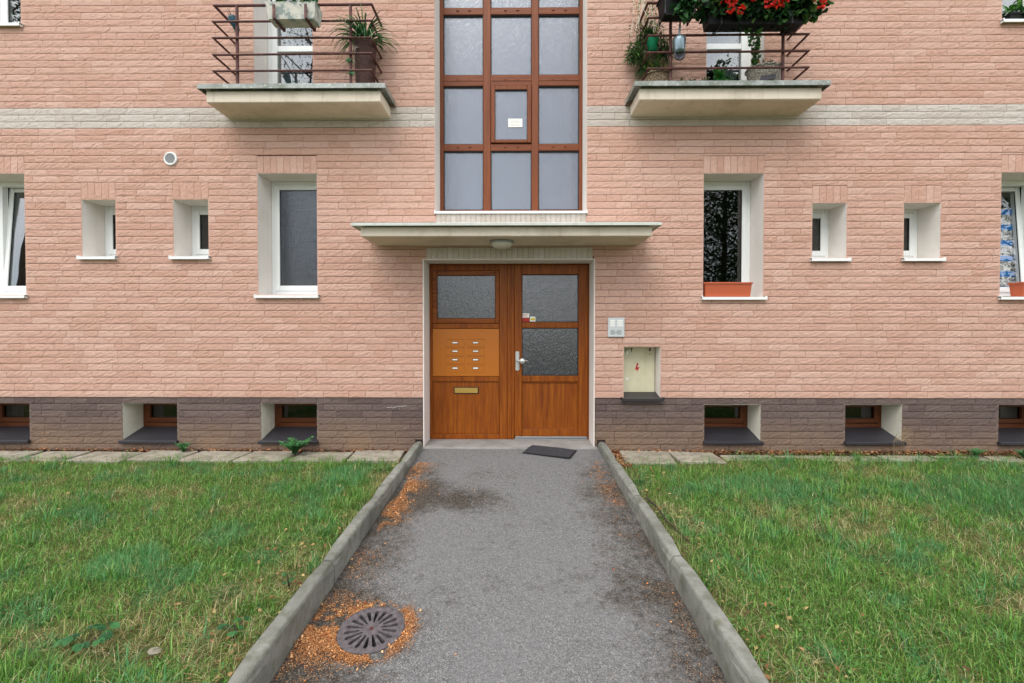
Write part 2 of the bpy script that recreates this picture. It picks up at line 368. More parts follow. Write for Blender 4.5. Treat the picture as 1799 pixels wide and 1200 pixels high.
def leafset(P, D, N, L, W, fold=.25):
    # pointed leaves folded along the midrib: base P, direction D, surface normal N
    D = D/np.linalg.norm(D, axis=1, keepdims=True); S = np.cross(D, N); S /= np.linalg.norm(S, axis=1, keepdims=True)+1e-9; U = np.cross(S, D)
    L = L[:, None]; W = W[:, None]
    a = P; b = P+D*L*.45+S*W*.5+U*W*fold; c = P+D*L; d = P+D*L*.45-S*W*.5+U*W*fold; m = P+D*L*.5
    V = np.stack([a, b, c, d, m], 1).reshape(-1, 3); i = (np.arange(len(P))*5)[:, None]
    F = np.concatenate([i+[0,1,4], i+[1,2,4], i+[2,3,4], i+[3,0,4]], 1).reshape(-1, 3); return V, F
def roundleaf(P, D, N, L, W, fold=.15):
    D = D/np.linalg.norm(D, axis=1, keepdims=True); S = np.cross(D, N); S /= np.linalg.norm(S, axis=1, keepdims=True)+1e-9; U = np.cross(S, D)
    L = L[:, None]; W = W[:, None]; e = lambda t, w_, q: P+D*L*t+S*W*w_*.5*q+U*(W*fold*abs(w_)-L*.18*t*t)
    V = np.stack([P, e(.22, .8, 1), e(.58, 1, 1), e(.86, .55, 1), e(1, 0, 1), e(.86, .55, -1), e(.58, 1, -1), e(.22, .8, -1), e(.5, 0, 1)], 1).reshape(-1, 3); i = (np.arange(len(P))*9)[:, None]
    F = np.concatenate([i+[k, (k+1) % 8, 8] for k in range(8)], 1).reshape(-1, 3); return V, F
def rdir(n, rng):
    v = rng.normal(0, 1, (n, 3)); return v/np.linalg.norm(v, axis=1, keepdims=True)
def foliage(name, parent, n, c, r, size, cols, seed, droop=0., wts=None, surf=.5, ratio=.55):
    rng = np.random.default_rng(seed); d = rdir(n, rng); rad = surf+(1-surf)*rng.random((n, 1))
    P = np.array(c)+d*np.array(r)*rad; D = d*.6+rdir(n, rng)*.8; D[:, 2] -= droop; N = rdir(n, rng)*.6+np.array([0, -.4, .8])
    L = size*(.6+.8*rng.random(n)); V, F = roundleaf(P, D, N, L, L*ratio)
    col = np.repeat(palette(n, cols, rng, .2, wts), 9, 0); return npmesh(name, V, F, M_LEAF, parent, col)
def straps(name, parent, n, c, L, W, cols, seed, spread=.6, r0=.02, arch=True, stiff=0.):
    # arching strap leaves of six segments springing from one crown
    rng = np.random.default_rng(seed); V = []; F = []; C = []
    pc = palette(n, cols, rng, .15)
    for k in range(n):
        az = rng.random()*6.283; l = L*(.55+.6*rng.random()); el = math.radians(50+35*rng.random()) if arch else math.radians(65+24*rng.random())
        p = np.array(c, float)+np.array([math.cos(az), math.sin(az), 0])*r0*rng.random(); i = len(V); sdv = np.array([-math.sin(az), math.cos(az), 0]); ns = 6
        for q in range(ns+1):
            wq = W*(1-(q/ns)**2)*.5+.0004; V += [p-sdv*wq, p+sdv*wq]; C += [pc[k]]*2
            p = p+np.array([math.cos(az)*math.cos(el), math.sin(az)*math.cos(el), math.sin(el)])*l/ns; el -= spread*(1.5-stiff)/ns*1.6*(.5+rng.random())
        for q in range(ns): a = i+2*q; F += [(a, a+1, a+3), (a, a+3, a+2)]
    return npmesh(name, np.array(V), np.array(F), M_LEAF, parent, np.array(C))
G_LEAF = [(38,74,30), (54,96,40), (70,112,48), (30,60,30)]
# ------------------------------------------------------------------ ground
def path_z(y): return .045*max(y, -4.6) if y < 0 else 0.
XL, XR = -1.10, .942                     # inner faces of the two kerbs
GX, GY, GR = -.752, -2.933, .168         # drain cover
def lawn_z(x, y): return -.058+.02*(vnoise(np.asarray(x, float), np.asarray(y, float), 1.3, 3)-.5)+.022*(vnoise(np.asarray(x, float), np.asarray(y, float), 4., 4)-.5)
def lawn(name, xs):
    ys = np.concatenate([np.arange(0.05, -6.01, -.1), [-8, -12, -20, -40, -120]]); X, Y = np.meshgrid(xs, ys)
    near = (np.abs(X) < 8.5) & (Y > -6.5); Z = np.where(near, lawn_z(X, Y), -.058)
    V = np.stack([X, Y, Z], 2).reshape(-1, 3); nx, ny = len(xs), len(ys); F = []
    for j in range(ny-1):
        for i in range(nx-1): a = j*nx+i; F += [(a, a+nx, a+nx+1), (a, a+nx+1, a+1)]
    return kind(npmesh(name, V, np.array(F), M_SOIL, smooth=True), 'structure')
lawn('lawn', np.concatenate([[-120, -50, -20], np.arange(-9, XL-.08, .1), [XL-.075]]))
lawn('lawn', np.concatenate([[XR+.075], np.arange(XR+.15, 9, .1), [20, 50, 120]]))
mb = MB(); sq = .22
xs = [XL-.03, GX-sq, GX+sq, -.2, .3, XR+.03]; ys = sorted(set([.02, -.3, -.8, -1.4, -2, -2.5, GY+sq, GY-sq, -3.5, -4.6, -9, -20, -120]), reverse=True)
for j in range(len(ys)-1):
    for i in range(len(xs)-1):
        if abs((xs[i]+xs[i+1])/2-GX) < .01 and abs((ys[j]+ys[j+1])/2-GY) < .01: continue
        mb.quad(*[(x, y, path_z(y)) for x, y in ((xs[i], ys[j+1]), (xs[i+1], ys[j+1]), (xs[i+1], ys[j]), (xs[i], ys[j]))])
n = 48; ring = []
for k in range(n):
    a = 2*math.pi*k/n; c, s = math.cos(a), math.sin(a); m_ = max(abs(c), abs(s)); ring.append(((GX+c*(GR-.002), GY+s*(GR-.002)), (GX+c/m_*sq, GY+s/m_*sq)))
for k in range(n):
    (a, b), (c, d) = ring[k], ring[(k+1) % n]; mb.quad(*[(p[0], p[1], path_z(p[1])) for p in (a, b, d, c)])
kind(mb.build('path', M_ASPH), 'structure')
kind(MB().cbox(XL-.02, XR-.0, -.055, .36, -.2, .014, .006).build('threshold', M_STEP), 'structure')
# kerbs, one stone at a time
def kerb_z(y): return .086+.021*max(y, -9)
def kerb(name, xin, sgn, cuts):
    root = kind(empty(name, (xin+sgn*.045, -.1, -.05)), 'structure')
    for k in range(len(cuts)-1):
        y0, y1 = cuts[k]-.006, cuts[k+1]+.006; jx, jz = random.uniform(-.003, .003), random.uniform(-.004, .004)
        if k == 0: jx = jz = 0
        pr = [(0, -.26), (.003, -.05), (.006, -.014), (.011, -.004), (.018, 0), (.078, .001), (.083, -.004), (.086, -.012), (.086, -.26)]
        m = MB(); ns = 5; L = []
        for q in range(ns+1):
            y = y0+(y1-y0)*q/ns; L.append(len(m.v))
            for (dx, dz) in pr:
                wob_ = random.uniform(-.0012, .0012) if dz > -.04 else 0
                e = .010 if q in (0, ns) and dz > -.03 else 0
                m.v.append((xin+jx+sgn*(dx+wob_+(e if dx < .04 else -e)), y, kerb_z(y)+jz+dz+wob_-e))
        for q in range(ns):
            for t in range(len(pr)-1): m.f.append((L[q]+t, L[q]+t+1, L[q+1]+t+1, L[q+1]+t))
        m.f += [tuple(range(L[0], L[0]+len(pr))), tuple(range(L[-1], L[-1]+len(pr)))]
        o = m.build('kerb_stone', M_KERB, root); o.matrix_parent_inverse = root.matrix_basis.inverted()
    return root
kerb('kerb', XL, -1, [-.02, -.72, -1.63, -2.55, -3.45, -4.35, -5.3, -6.2, -7.1, -8, -9])
kerb('kerb', XR, 1, [-.02, -.66, -1.57, -2.48, -3.44, -4.35, -5.3, -6.2, -7.1, -8, -9])
# paving slabs along the wall
ps = kind(empty('paving_strip', (0, -.22, -.06)), 'structure'); pinv = ps.matrix_basis.inverted()
def slab(x0, x1, y0, y1, z, tilt, skew):
    m = MB().cbox(x0, x1, y0, y1, -.05, 0, .008); cx, cy = (x0+x1)/2, (y0+y1)/2
    o = m.build('paving_slab', M_SLAB, ps, xf=lambda p: (p[0]+skew*(p[1]-cy), p[1]+.02*skew*(p[0]-cx), z+p[2]+tilt[0]*(p[0]-cx)+tilt[1]*(p[1]-cy))); o.matrix_parent_inverse = pinv
rg = random.Random(5); x = -1.3
for k in range(11):
    wd = rg.uniform(.53, .6); slab(x-wd, x, -.40+rg.uniform(-.03, .03), -.035+rg.uniform(-.02, .01), -.036+rg.uniform(-.008, .008), (rg.uniform(-.02, .02), rg.uniform(-.02, .03)), rg.uniform(-.08, .08)); x -= wd+rg.uniform(.025, .06)
slab(1.17, 1.73, -.47, -.05, -.022, (-.01, .03), .1); slab(1.755, 2.26, -.42, -.07, -.024, (-.03, .02), -.05)
for k, x in enumerate((2.32, 2.93, 3.52, 4.1, 4.7, 5.3, 5.9, 6.5)): slab(x, x+.56, -.30, -.12, -.046-.004*(k % 3), (rg.uniform(-.006, .006), .03), .02)
# ------------------------------------------------------------------ the building
B = tag(empty('apartment_building', (0, .2, -.05)), 'salmon split-brick apartment house front with dark plinth and wooden entrance door', 'building')
BI = B.matrix_basis.inverted()
def part(o):
    o.matrix_parent_inverse = BI; return o
def pbuild(m, name, mat, **k): return part(m.build(name, mat, B, **k))
def grp(name): return part(empty(name, (0, .2, 0), B))
def sub(m, name, mat, parent, **k):
    o = m.build(name, mat, parent, **k); o.matrix_parent_inverse = (B.matrix_basis @ parent.matrix_parent_inverse @ parent.matrix_basis).inverted(); return o
CH = .079; Z0 = .588; PT = Z0; BZ0 = Z0+40*CH; BZ1 = BZ0+3*CH; WX0, WX1 = -7.5, 7.4; TOPZ = BZ1+29*CH
DOOR = (-1.09, .90, -.3, 2.205); STAIR = (-.954, .812, 2.775, 9.2); METER = (1.252, 1.678, .60, 1.184)
WIN = {}   # name: x0, x1, z0, z1
WIN['farL'] = (-6.9, -5.796, 1.805, 3.222); WIN['sm1'] = (-5.119, -4.72, 2.258, 2.913); WIN['sm2'] = (-4.033, -3.622, 2.258, 2.913)
WIN['tallL'] = (-3.038, -2.342, 1.805, 3.215); WIN['tallR'] = (2.171, 2.863, 1.782, 3.2); WIN['sm3'] = (3.428, 3.822, 2.226, 2.853)
WIN['sm4'] = (4.483, 4.902, 2.226, 2.853); WIN['farR'] = (5.594, 6.70, 1.782, 3.202)
WIN['upL'] = (-6.9, -5.802, 4.965, 6.38); WIN['upR'] = (5.567, 6.67, 4.94, 6.36)
WIN['balL'] = (-3.066, -2.38, 4.02, 6.25); WIN['balR'] = (2.19, 2.856, 4.0, 6.25)
CEL = [(-6.55, -5.794, .075, .512), (-4.678, -4.027, .075, .514), (-3.025, -2.364, .075, .515), (2.2, 2.856, .08, .506), (3.842, 4.501, .08, .508), (5.62, 6.3, .08, .51)]
HOLES = [DOOR, STAIR, METER]+list(WIN.values())+CEL
# wall core with the openings left free (cells of a cut grid)
def core(name, x0, x1, z0, z1, y0, y1, mat, holes, pad=.012):
    hs = [(a-pad, b+pad, c-pad, d+pad) for a, b, c, d in holes]
    xs = sorted({x0, x1}|{min(max(v, x0), x1) for h in hs for v in h[:2]}); zs = sorted({z0, z1}|{min(max(v, z0), z1) for h in hs for v in h[2:]})
    solid = lambda i, j: 0 <= i < len(xs)-1 and 0 <= j < len(zs)-1 and not any(h[0]-1e-6 < (xs[i]+xs[i+1])/2 < h[1]+1e-6 and h[2]-1e-6 < (zs[j]+zs[j+1])/2 < h[3]+1e-6 for h in hs)
    m = MB()
    for i in range(len(xs)-1):
        for j in range(len(zs)-1):
            if not solid(i, j): continue
            a, b, c, d = xs[i], xs[i+1], zs[j], zs[j+1]
            m.quad((a, y0, c), (b, y0, c), (b, y0, d), (a, y0, d)); m.quad((b, y1, c), (a, y1, c), (a, y1, d), (b, y1, d))
            if not solid(i-1, j): m.quad((a, y1, c), (a, y0, c), (a, y0, d), (a, y1, d))
            if not solid(i+1, j): m.quad((b, y0, c), (b, y1, c), (b, y1, d), (b, y0, d))
            if not solid(i, j-1): m.quad((a, y1, c), (b, y1, c), (b, y0, c), (a, y0, c))
            if not solid(i, j+1): m.quad((a, y0, d), (b, y0, d), (b, y1, d), (a, y1, d))
    return pbuild(m, name, mat)
WALL = core('facade_wall', WX0, WX1, PT, TOPZ, .0135, .45, M_MORT, HOLES)
PLINTH = core('plinth', WX0, WX1, -.35, PT-.001, .0255, .449, M_PMORT, HOLES)
m = MB(); m.box(-11, WX0-.001, .0, .45, -.3, 9.4); m.box(WX1+.001, 11, .0, .45, -.3, 9.4); m.box(WX0, STAIR[0]-.02, .0, .45, TOPZ+.001, 9.4); m.box(STAIR[1]+.02, WX1, .0, .45, TOPZ+.001, 9.4)
pbuild(m, 'outer_wall', M_FARB)
pbuild(MB().box(-11.2, 11.2, -.35, 8, 9.402, 9.65), 'roof_slab', M_CREAM)
# dim rooms behind the panes
m = MB()
def room(m, x0, x1, y0, y1, z0, z1):
    m.quad((x0,y1,z0),(x1,y1,z0),(x1,y1,z1),(x0,y1,z1)); m.quad((x0,y0,z0),(x0,y1,z0),(x0,y1,z1),(x0,y0,z1)); m.quad((x1,y0,z0),(x1,y1,z0),(x1,y1,z1),(x1,y0,z1))
    m.quad((x0,y0,z0),(x1,y0,z0),(x1,y1,z0),(x0,y1,z0)); m.quad((x0,y0,z1),(x1,y0,z1),(x1,y1,z1),(x0,y1,z1))
for (a, b) in ((-10.9, -1.35), (1.25, 10.9)):
    for (c, d) in ((.9, 3.5), (3.75, 6.4), (6.6, 9.3)): room(m, a, b, .452, 3.2, c, d)
pbuild(m, 'room_interior', M_INT)
m = MB(); room(m, -10.9, -1.3, .452, 2.5, -.34, .85); room(m, 1.2, 10.9, .452, 2.5, -.34, .85); pbuild(m, 'cellar_interior', M_INTB)
m = MB(); room(m, -1.25, 1.15, .452, 4.2, -.02, 9.3); pbuild(m, 'stairwell_interior', M_STAIRW)
# ---- bricks
SOLD = []   # soldier courses: rect, brick width, kind
for k in ('farL', 'sm1', 'sm2', 'tallL', 'tallR', 'sm3', 'sm4', 'farR'):
    x0, x1, z0, z1 = WIN[k]; SOLD.append((x0-.004, x1+.004, z1, z1+.205, .079, 'lintel_brick', M_BRICK))
SOLD.append((-1.06, .885, 2.205, 2.352, .062, 'pale_lintel_brick', M_BAND)); SOLD.append((-.945, .805, 2.50, 2.765, .058, 'pale_lintel_brick', M_BAND))
def brick_geo(m, rn, x0, x1, z0, z1, yf, rng, amp=.0062, back=.016):
    nx = max(2, round((x1-x0)/.026)); nz = 4 if z1-z0 > .03 else 1
    if z1-z0 > .12: nz = round((z1-z0)/.026); nx = max(2, round((x1-x0)/.024))
    i0 = len(m.v); r = rng.random(); tx, tz = rng.uniform(-.05, .05)*.1, rng.uniform(-.02, .012)
    for j in range(nz+1):
        for i in range(nx+1):
            ed = i in (0, nx) or j in (0, nz); u = x0+(x1-x0)*i/nx; v = z0+(z1-z0)*j/nz
            if not ed: u += rng.uniform(-.008, .008); v += rng.uniform(-.005, .005)
            y = yf+(-rng.random()*.0022 if ed else -.0004-rng.random()*amp)+tz*(v-(z0+z1)/2)
            m.v.append((u, y, v))
    W_ = nx+1
    for j in range(nz):
        for i in range(nx): a = i0+j*W_+i; m.f.append((a, a+1, a+W_+1, a+W_))
    per = [i0+i for i in range(nx+1)]+[i0+j*W_+nx for j in range(1, nz+1)]+[i0+nz*W_+i for i in range(nx-1, -1, -1)]+[i0+j*W_ for j in range(nz-1, 0, -1)]
    bi = len(m.v)
    for p in per: q = m.v[p]; m.v.append((q[0], yf+back, q[2]))
    for k in range(len(per)): a, b = k, (k+1) % len(per); m.f.append((per[b], per[a], bi+a, bi+b))
    rn += [r]*(len(m.v)-i0)
def brick_obj(name, rects, mat, parent, rng, stuff=False, amp=.0062):
    m = MB(); rn = []
    for r in rects: brick_geo(m, rn, *r, rng, amp)
    me = bpy.data.meshes.new(name); me.from_pydata(m.v, [], m.f); me.materials.append(mat)
    a = me.attributes.new('rnd', 'FLOAT', 'POINT'); a.data.foreach_set('value', rn); me.update()
    o = bpy.data.objects.new(name, me); COL.objects.link(o); o.parent = parent; o.matrix_parent_inverse = (B.matrix_basis @ parent.matrix_parent_inverse @ parent.matrix_basis).inverted()
    if stuff: o['kind'] = 'stuff'
    return o
def courses(z0, nrow, holes, yf, seed):
    rng = random.Random(seed); out = []
    for r in range(nrow):
        za, zb = z0+r*CH, z0+(r+1)*CH; x = WX0-rng.random()*.3; J = []
        while x < WX1: J.append(x); x += rng.choice((.18, .2, .24, .3, .3, .36, .4, .44))
        segs = [(WX0, WX1, za, zb)]
        for h in holes:
            if h[2] >= zb-.004 or h[3] <= za+.004: continue
            new = []
            for (a, b, c, d) in segs:
                if h[1] <= a or h[0] >= b or h[2] >= d or h[3] <= c: new.append((a, b, c, d)); continue
                if h[0] > a: new.append((a, h[0], c, d))
                if h[1] < b: new.append((h[1], b, c, d))
                p, q = max(a, h[0]), min(b, h[1])
                if h[2]-c > .014: new.append((p, q, c, h[2]))
                if d-h[3] > .014: new.append((p, q, h[3], d))
            segs = new
        for (a, b, c, d) in segs:
            js = [a]+[j for j in J if a+.06 < j < b-.06]+[b]
            for k in range(len(js)-1):
                if js[k+1]-js[k] > .02:
                    g0 = .0012 if js[k] == a and a > WX0+.01 else .0016; g1 = .0012 if js[k+1] == b and b < WX1-.01 else .0016
                    out.append((js[k]+g0, js[k+1]-g1, c+.003, d-.003, yf))
    return out
rng = random.Random(11)
bh = HOLES+[s[:4] for s in SOLD]
R = courses(Z0, 40, bh, 0., 1)+courses(BZ1, 29, bh, 0., 2)
def seen(r): return max(0, min(r[1], 5.85)-max(r[0], -6.1))*max(0, min(r[3], 5.2)-r[2])
R.sort(key=lambda r: -seen(r))
for r in R[:300]: brick_obj('brick', [r], M_BRICK, WALL, rng)
brick_obj('brick_rest', R[300:], M_BRICK, WALL, rng, True)
for r in courses(BZ0, 3, bh, 0., 3): brick_obj('band_brick', [r], M_BAND, WALL, rng)
PR = courses(Z0-8*CH, 8, HOLES+[(XL-.1, XL, -.3, .09), (XR, XR+.1, -.3, .09)], .012, 4)
PR.sort(key=lambda r: -seen((r[0], r[1], r[2], r[3])))
for r in PR[:300]: brick_obj('plinth_brick', [r], M_PLINTH, PLINTH, rng, amp=.0065)
if PR[300:]: brick_obj('plinth_brick_rest', PR[300:], M_PLINTH, PLINTH, rng, True, amp=.0065)
for (x0, x1, z0, z1, bw, nm, mt) in SOLD:
    k = max(1, round((x1-x0)/bw))
    for i in range(k):
        a = x0+(x1-x0)*i/k; b = x0+(x1-x0)*(i+1)/k; brick_obj(nm, [(a+.0018, b-.0018, z0+.002, z1-.003, 0.)], mt, WALL, rng, amp=.0055)
# ---- windows
def reveal(g, x0, x1, z0, z1, d, mat=None, bottom=False, y0=.004, t=.0115):
    m = MB(); m.box(x0-t, x0, y0, d, z0-t, z1+t); m.box(x1, x1+t, y0, d, z0-t, z1+t); m.box(x0, x1, y0, d, z1, z1+t)
    if bottom: m.box(x0, x1, y0, d, z0-t, z0)
    return sub(m, 'reveal', mat or M_REV, g)
def sill(g, x0, x1, z, d, mat=None, slope=.02, over=.03, out=.045, lip=.032, name='sill'):
    m = MB(); zb, zf = z+.006, z-slope+.006
    P = [(-out, zf), (d, zb), (d, zb-.012), (-out+.004, zf-.006), (-out+.004, zf-lip), (-out, zf-lip)]
    a, b = x0-over, x1+over
    # inside the opening the tray is as wide as the reveal, outside it laps over the brick
    def ext(a, b, prof):
        i = len(m.v); k = len(prof); m.v += [(a, y, q) for y, q in prof]+[(b, y, q) for y, q in prof]
        for t in range(k): m.f.append((i+t, i+(t+1) % k, i+k+(t+1) % k, i+k+t))
        m.f.append(tuple(range(i, i+k))); m.f.append(tuple(range(i+k, i+2*k))[::-1])
    ext(a, b, [(-out, zf), (-.008, zf+slope*.1), (-.008, zf-.012), (-out+.005, zf-.012), (-out+.005, zf-lip), (-out, zf-lip)])
    ext(x0+.001, x1-.001, [(-.0075, zf+slope*.1), (d, zb), (d, zb-.02), (-.0075, zf-.02)])
    for e in (a, b-.012): m.cbox(e, e+.012, -out-.003, -.006, zf-lip-.001, zf+.012, .003)
    return sub(m, name, mat or M_SILL, g)
def pane(g, x0, x1, z0, z1, y, mat, xf=None, t=.006): return sub(MB().box(x0, x1, y, y+t, z0, z1), 'pane', mat, g, xf=xf)
def window(key, gm, mullion=None, tilt=0, depth=.29, fr=M_UPVC, name='window', bars=(), blind=None):
    x0, x1, z0, z1 = WIN[key]; g = grp(name); reveal(g, x0, x1, z0, z1, depth+.07)
    sill(g, x0, x1, z0, depth+.01)
    zb = z0+.012; m = MB().frame(x0+.001, x1-.001, zb, z1-.001, .055, .055, .055, .055, depth, depth+.07)
    if mullion: m.cbox(mullion-.03, mullion+.03, depth+.002, depth+.07, zb+.055, z1-.056)
    sub(m, 'frame', fr, g)
    sp = [(x0+.05, x1-.05)] if not mullion else [(x0+.05, mullion-.025), (mullion+.025, x1-.05)]
    for i, (a, b) in enumerate(sp):
        k = tilt if (tilt and i == (1 if x0 < 0 else 0)) else 0; s0 = zb+.048
        xf = (lambda p, k=k, s0=s0: (p[0], p[1]+(p[2]-s0)*k, p[2])) if k else None
        sub(MB().frame(a, b, s0, z1-.05, .055, .055, .065, .055, depth-.012, depth+.055, .005), 'sash', fr, g, xf=xf)
        pane(g, a+.054, b-.054, s0+.064, z1-.104, depth+.012, gm, xf)
        sub(MB().frame(a+.053, b-.053, s0+.063, z1-.103, .004, .004, .004, .004, depth-.0, depth+.012, .001), 'gasket', M_BLACK, g, xf=xf)
    return g
g = window('farL', M_GLASS, mullion=-6.43, tilt=.075)
g = window('sm1', M_GLASSD); g = window('sm2', M_GLASSD)
TL = window('tallL', M_TALLG)
m = MB()
for k in range(62): z = 1.93+k*.019; m.box(-2.95, -2.43, .345, .36, z, z+.013)
m.box(-2.86, -2.852, .338, .344, 1.93, 3.1); sub(m, 'blind', M_GREYP, TL)
TR = window('tallR', M_GLASSD)
window('sm3', M_GLASSD); window('sm4', M_GLASSD)
FR = window('farR', M_GLASSC, mullion=6.25, tilt=.075)
m = MB()
for k in range(32): a = 5.9+k*.026; m.quad((a, .40+.012*(k % 2), 1.85), (a+.026, .40+.012*((k+1) % 2), 1.85), (a+.026, .40+.012*((k+1) % 2), 2.9), (a, .40+.012*(k % 2), 2.9))
sub(m, 'curtain', M_STRIPE, FR)
window('upL', M_GLASS, mullion=-6.36); window('upR', M_GLASS, mullion=6.2)
# balcony doors
for key in ('balL', 'balR'):
    x0, x1, z0, z1 = WIN[key]; g = grp('balcony_door'); reveal(g, x0, x1, z0, z1, .36)
    m = MB().frame(x0+.001, x1-.001, z0+.03, z1-.001, .055, .055, .04, .055, .29, .36); sub(m, 'frame', M_UPVC, g)
    m = MB().frame(x0+.05, x1-.05, z0+.07, z1-.05, .07, .07, .09, .06, .278, .345, .005); m.cbox(x0+.121, x1-.121, .281, .344, 4.80, 4.87); sub(m, 'sash', M_UPVC, g)
    pane(g, x0+.118, x1-.118, z0+.158, 4.802, .30, M_GLASS); pane(g, x0+.118, x1-.118, 4.868, z1-.108, .30, M_GLASS)
    m = MB(); cx0, cx1 = (x0+.13, x0+.42) if key == 'balL' else (x0+.3, x1-.13)
    for k in range(14):
        a = cx0+(cx1-cx0)*k/14; b = cx0+(cx1-cx0)*(k+1)/14; ya, yb = .38+.02*(k % 2), .38+.02*((k+1) % 2); m.quad((a, ya, z0+.1), (b, yb, z0+.1), (b, yb, z1-.1), (a, ya, z1-.1))
    sub(m, 'curtain', M_CURT, g)
    sub(MB().box(x0, x1, .005, .36, z0-.012, z0+.028), 'door_step', M_FLASH, g)
# stair window
S = grp('stairwell_window'); sx0, sx1, sz0, sz1 = STAIR
reveal(S, sx0, sx1, sz0, sz1, .40, M_REV); sill(S, sx0, sx1, sz0, .33, slope=.012, over=.01, out=.02, lip=.028)
XV = [(sx0+.001, -.91), (-.416, -.325), (.182, .266), (.77, sx1-.001)]       # posts
ZH = [(sz0+.012, 2.872), (3.602, 3.684), (4.40, 4.535), (5.272, 5.357), (6.1, 6.19), (6.95, 7.04), (7.8, 7.89), (8.7, 8.79), (9.1, 9.19)]
for a, b in XV: sub(MB().cbox(a, b, .33, .40, ZH[0][0], ZH[-1][1], .004), 'mullion', M_WFR, S)
for i in range(3):
    a, b = XV[i][1], XV[i+1][0]
    for c, d in ZH:
        m = MB().cbox(a, b, .333, .40, c, d, .004)
        if 4.3 < c < 4.5: m.cbox(a, b, .328, .35, 4.455, 4.475, .004)
        sub(m, 'transom', M_WFRH, S)
for j in range(len(ZH)-1):
    for i in range(3):
        a, b, c, d = XV[i][1], XV[i+1][0], ZH[j][1], ZH[j+1][0]
        if i == 1 and j == 1:
            sub(MB().frame(a+.004, b-.004, c+.012, d-.006, .05, .05, .036, .05, .312, .36, .006), 'vent_sash', M_WFR, S)
            sub(MB().frame(a+.053, b-.053, c+.047, d-.055, .005, .005, .005, .005, .318, .34, .001), 'gasket', M_BLACK, S)
            pane(S, a+.05, b-.05, c+.044, d-.052, .342, M_STAIRG)
        else:
            sub(MB().frame(a, b, c, d, .009, .009, .009, .012, .345, .365, .001), 'gasket', M_BLACK, S)
            pane(S, a, b, c, d, .366, M_STAIRG)
        if j in (1, 2, 3):
            z = (ZH[j][0]+ZH[j][1])/2+.006
            for t in (.36, .66): sub(MB().lathe([(.021, 0), (.019, -.006), (.012, -.009)], (a+(b-a)*t, .333, z), 'y', 10), 'drain_cap', M_WFRH, S, xf=lambda p, z=z: (p[0], p[1], z+(p[2]-z)*.4))
nt_ = sub(MB().box(-.106, .068, .335, .337, 3.892, 3.996), 'notice_sheet', M_WHITE, S)
m = MB()
for k in range(5): m.box(-.085, .045-.02*(k % 2), .3342, .3348, 3.978-.017*k, 3.981-.017*k)
sub(m, 'notice_print', M_GREYP, S)
# cellar windows
for (x0, x1, z0, z1) in CEL:
    g = grp('cellar_window'); reveal(g, x0, x1, z0, z1, .36, M_CREVEAL, y0=.016)
    m = MB(); zb, zf = z0+.10, z0-.0
    m.v += [(x0+.001, .008, zf+.004), (x1-.001, .008, zf+.004), (x1-.001, .31, zb), (x0+.001, .31, zb), (x0+.001, .008, zf-.01), (x1-.001, .008, zf-.01), (x1-.001, .31, zb-.014), (x0+.001, .31, zb-.014)]
    m.f += [(0,1,2,3), (7,6,5,4), (0,4,5,1), (1,5,6,2), (2,6,7,3), (3,7,4,0)]
    m.cbox(x0-.02, x1+.02, -.035, .0075, zf-.03, zf+.006, .004)
    sub(m, 'sill', M_DARKM, g)
    sub(MB().frame(x0+.001, x1-.001, zb-.005, z1-.001, .05, .05, .05, .04, .30, .36).cbox(x0+.052, x1-.052, .298, .34, zb+.05, zb+.075), 'frame', M_CWOOD, g)
    sub(MB().frame(x0+.048, x1-.048, zb+.066, z1-.04, .045, .045, .045, .035, .29, .345), 'sash', M_CWOOD, g)
    pane(g, x0+.09, x1-.09, zb+.108, z1-.072, .32, M_GLASSB)
# ---- entrance
E_ = grp('entrance_frame'); dx0, dx1, dz0, dz1 = DOOR
reveal(E_, dx0, dx1, .0, dz1, .41, M_REV, y0=-.004)
sub(MB().frame(-1.088, .898, .016, 2.203, .016, .016, .004, .012, .325, .40).cbox(-.117, -.032, .322, .40, .022, 2.19, .004).cbox(-.085, -.066, .314, .33, .024, 2.188, .004), 'frame', M_WOOD, E_)
SL = grp('sidelight')
def xr(a, b, c, d): return a, b, c, d
sub(MB().frame(-1.071, -.118, .018, 2.19, .016, .10, .055, .07, .33, .395).cbox(-1.054, -.219, .332, .395, 1.40, 1.462).cbox(-1.054, -.219, .331, .395, .735, .798), 'frame', M_WOOD, SL)
sub(MB().frame(-1.054, -.219, 1.464, 2.119, .06, .05, .06, .0605-.054+.054, .318, .38, .006), 'sash', M_WOODH, SL)
pane(SL, -.996, -.269, 1.522, 2.062, .345, M_DOORG)
sub(MB().frame(-.995, -.268, 1.523, 2.06, .006, .006, .006, .006, .332, .346, .001), 'gasket', M_BLACK, SL)
sub(MB().cbox(-1.052, -.221, .338, .39, .802, 1.396, .003), 'mailbox_board', M_MAIL, SL)
for i, xc in enumerate((-.772, -.515)):
    for j in range(4):
        z = 1.222-.106*j
        sub(MB().cbox(xc-.115, xc+.115, .3345, .339, z-.052, z+.046, .002), 'mailbox_flap', M_MAIL, SL)
        sub(MB().box(xc-.112, xc+.112, .3332, .3362, z+.038, z+.0425), 'flap_gap', M_MAILD, SL)
        sub(MB().frame(xc-.038, xc+.038, z-.013, z+.013, .005, .005, .005, .005, .330, .3347, .0008), 'plate_holder', M_BLACK, SL)
        sub(MB().box(xc-.033, xc+.033, .332, .334, z-.008, z+.008), 'name_plate', M_WHITE, SL)
sub(MB().cbox(-1.052, -.221, .348, .39, .075, .733, .003), 'lower_panel', M_WOOD, SL)
sub(MB().frame(-.79, -.478, .580, .668, .01, .01, .01, .01, .340, .349, .002), 'slot_surround', M_BLACK, SL)
sub(MB().cbox(-.779, -.489, .336, .3475, .591, .657, .003), 'letter_slot', M_BRASS, SL)
D = grp('entrance_door')
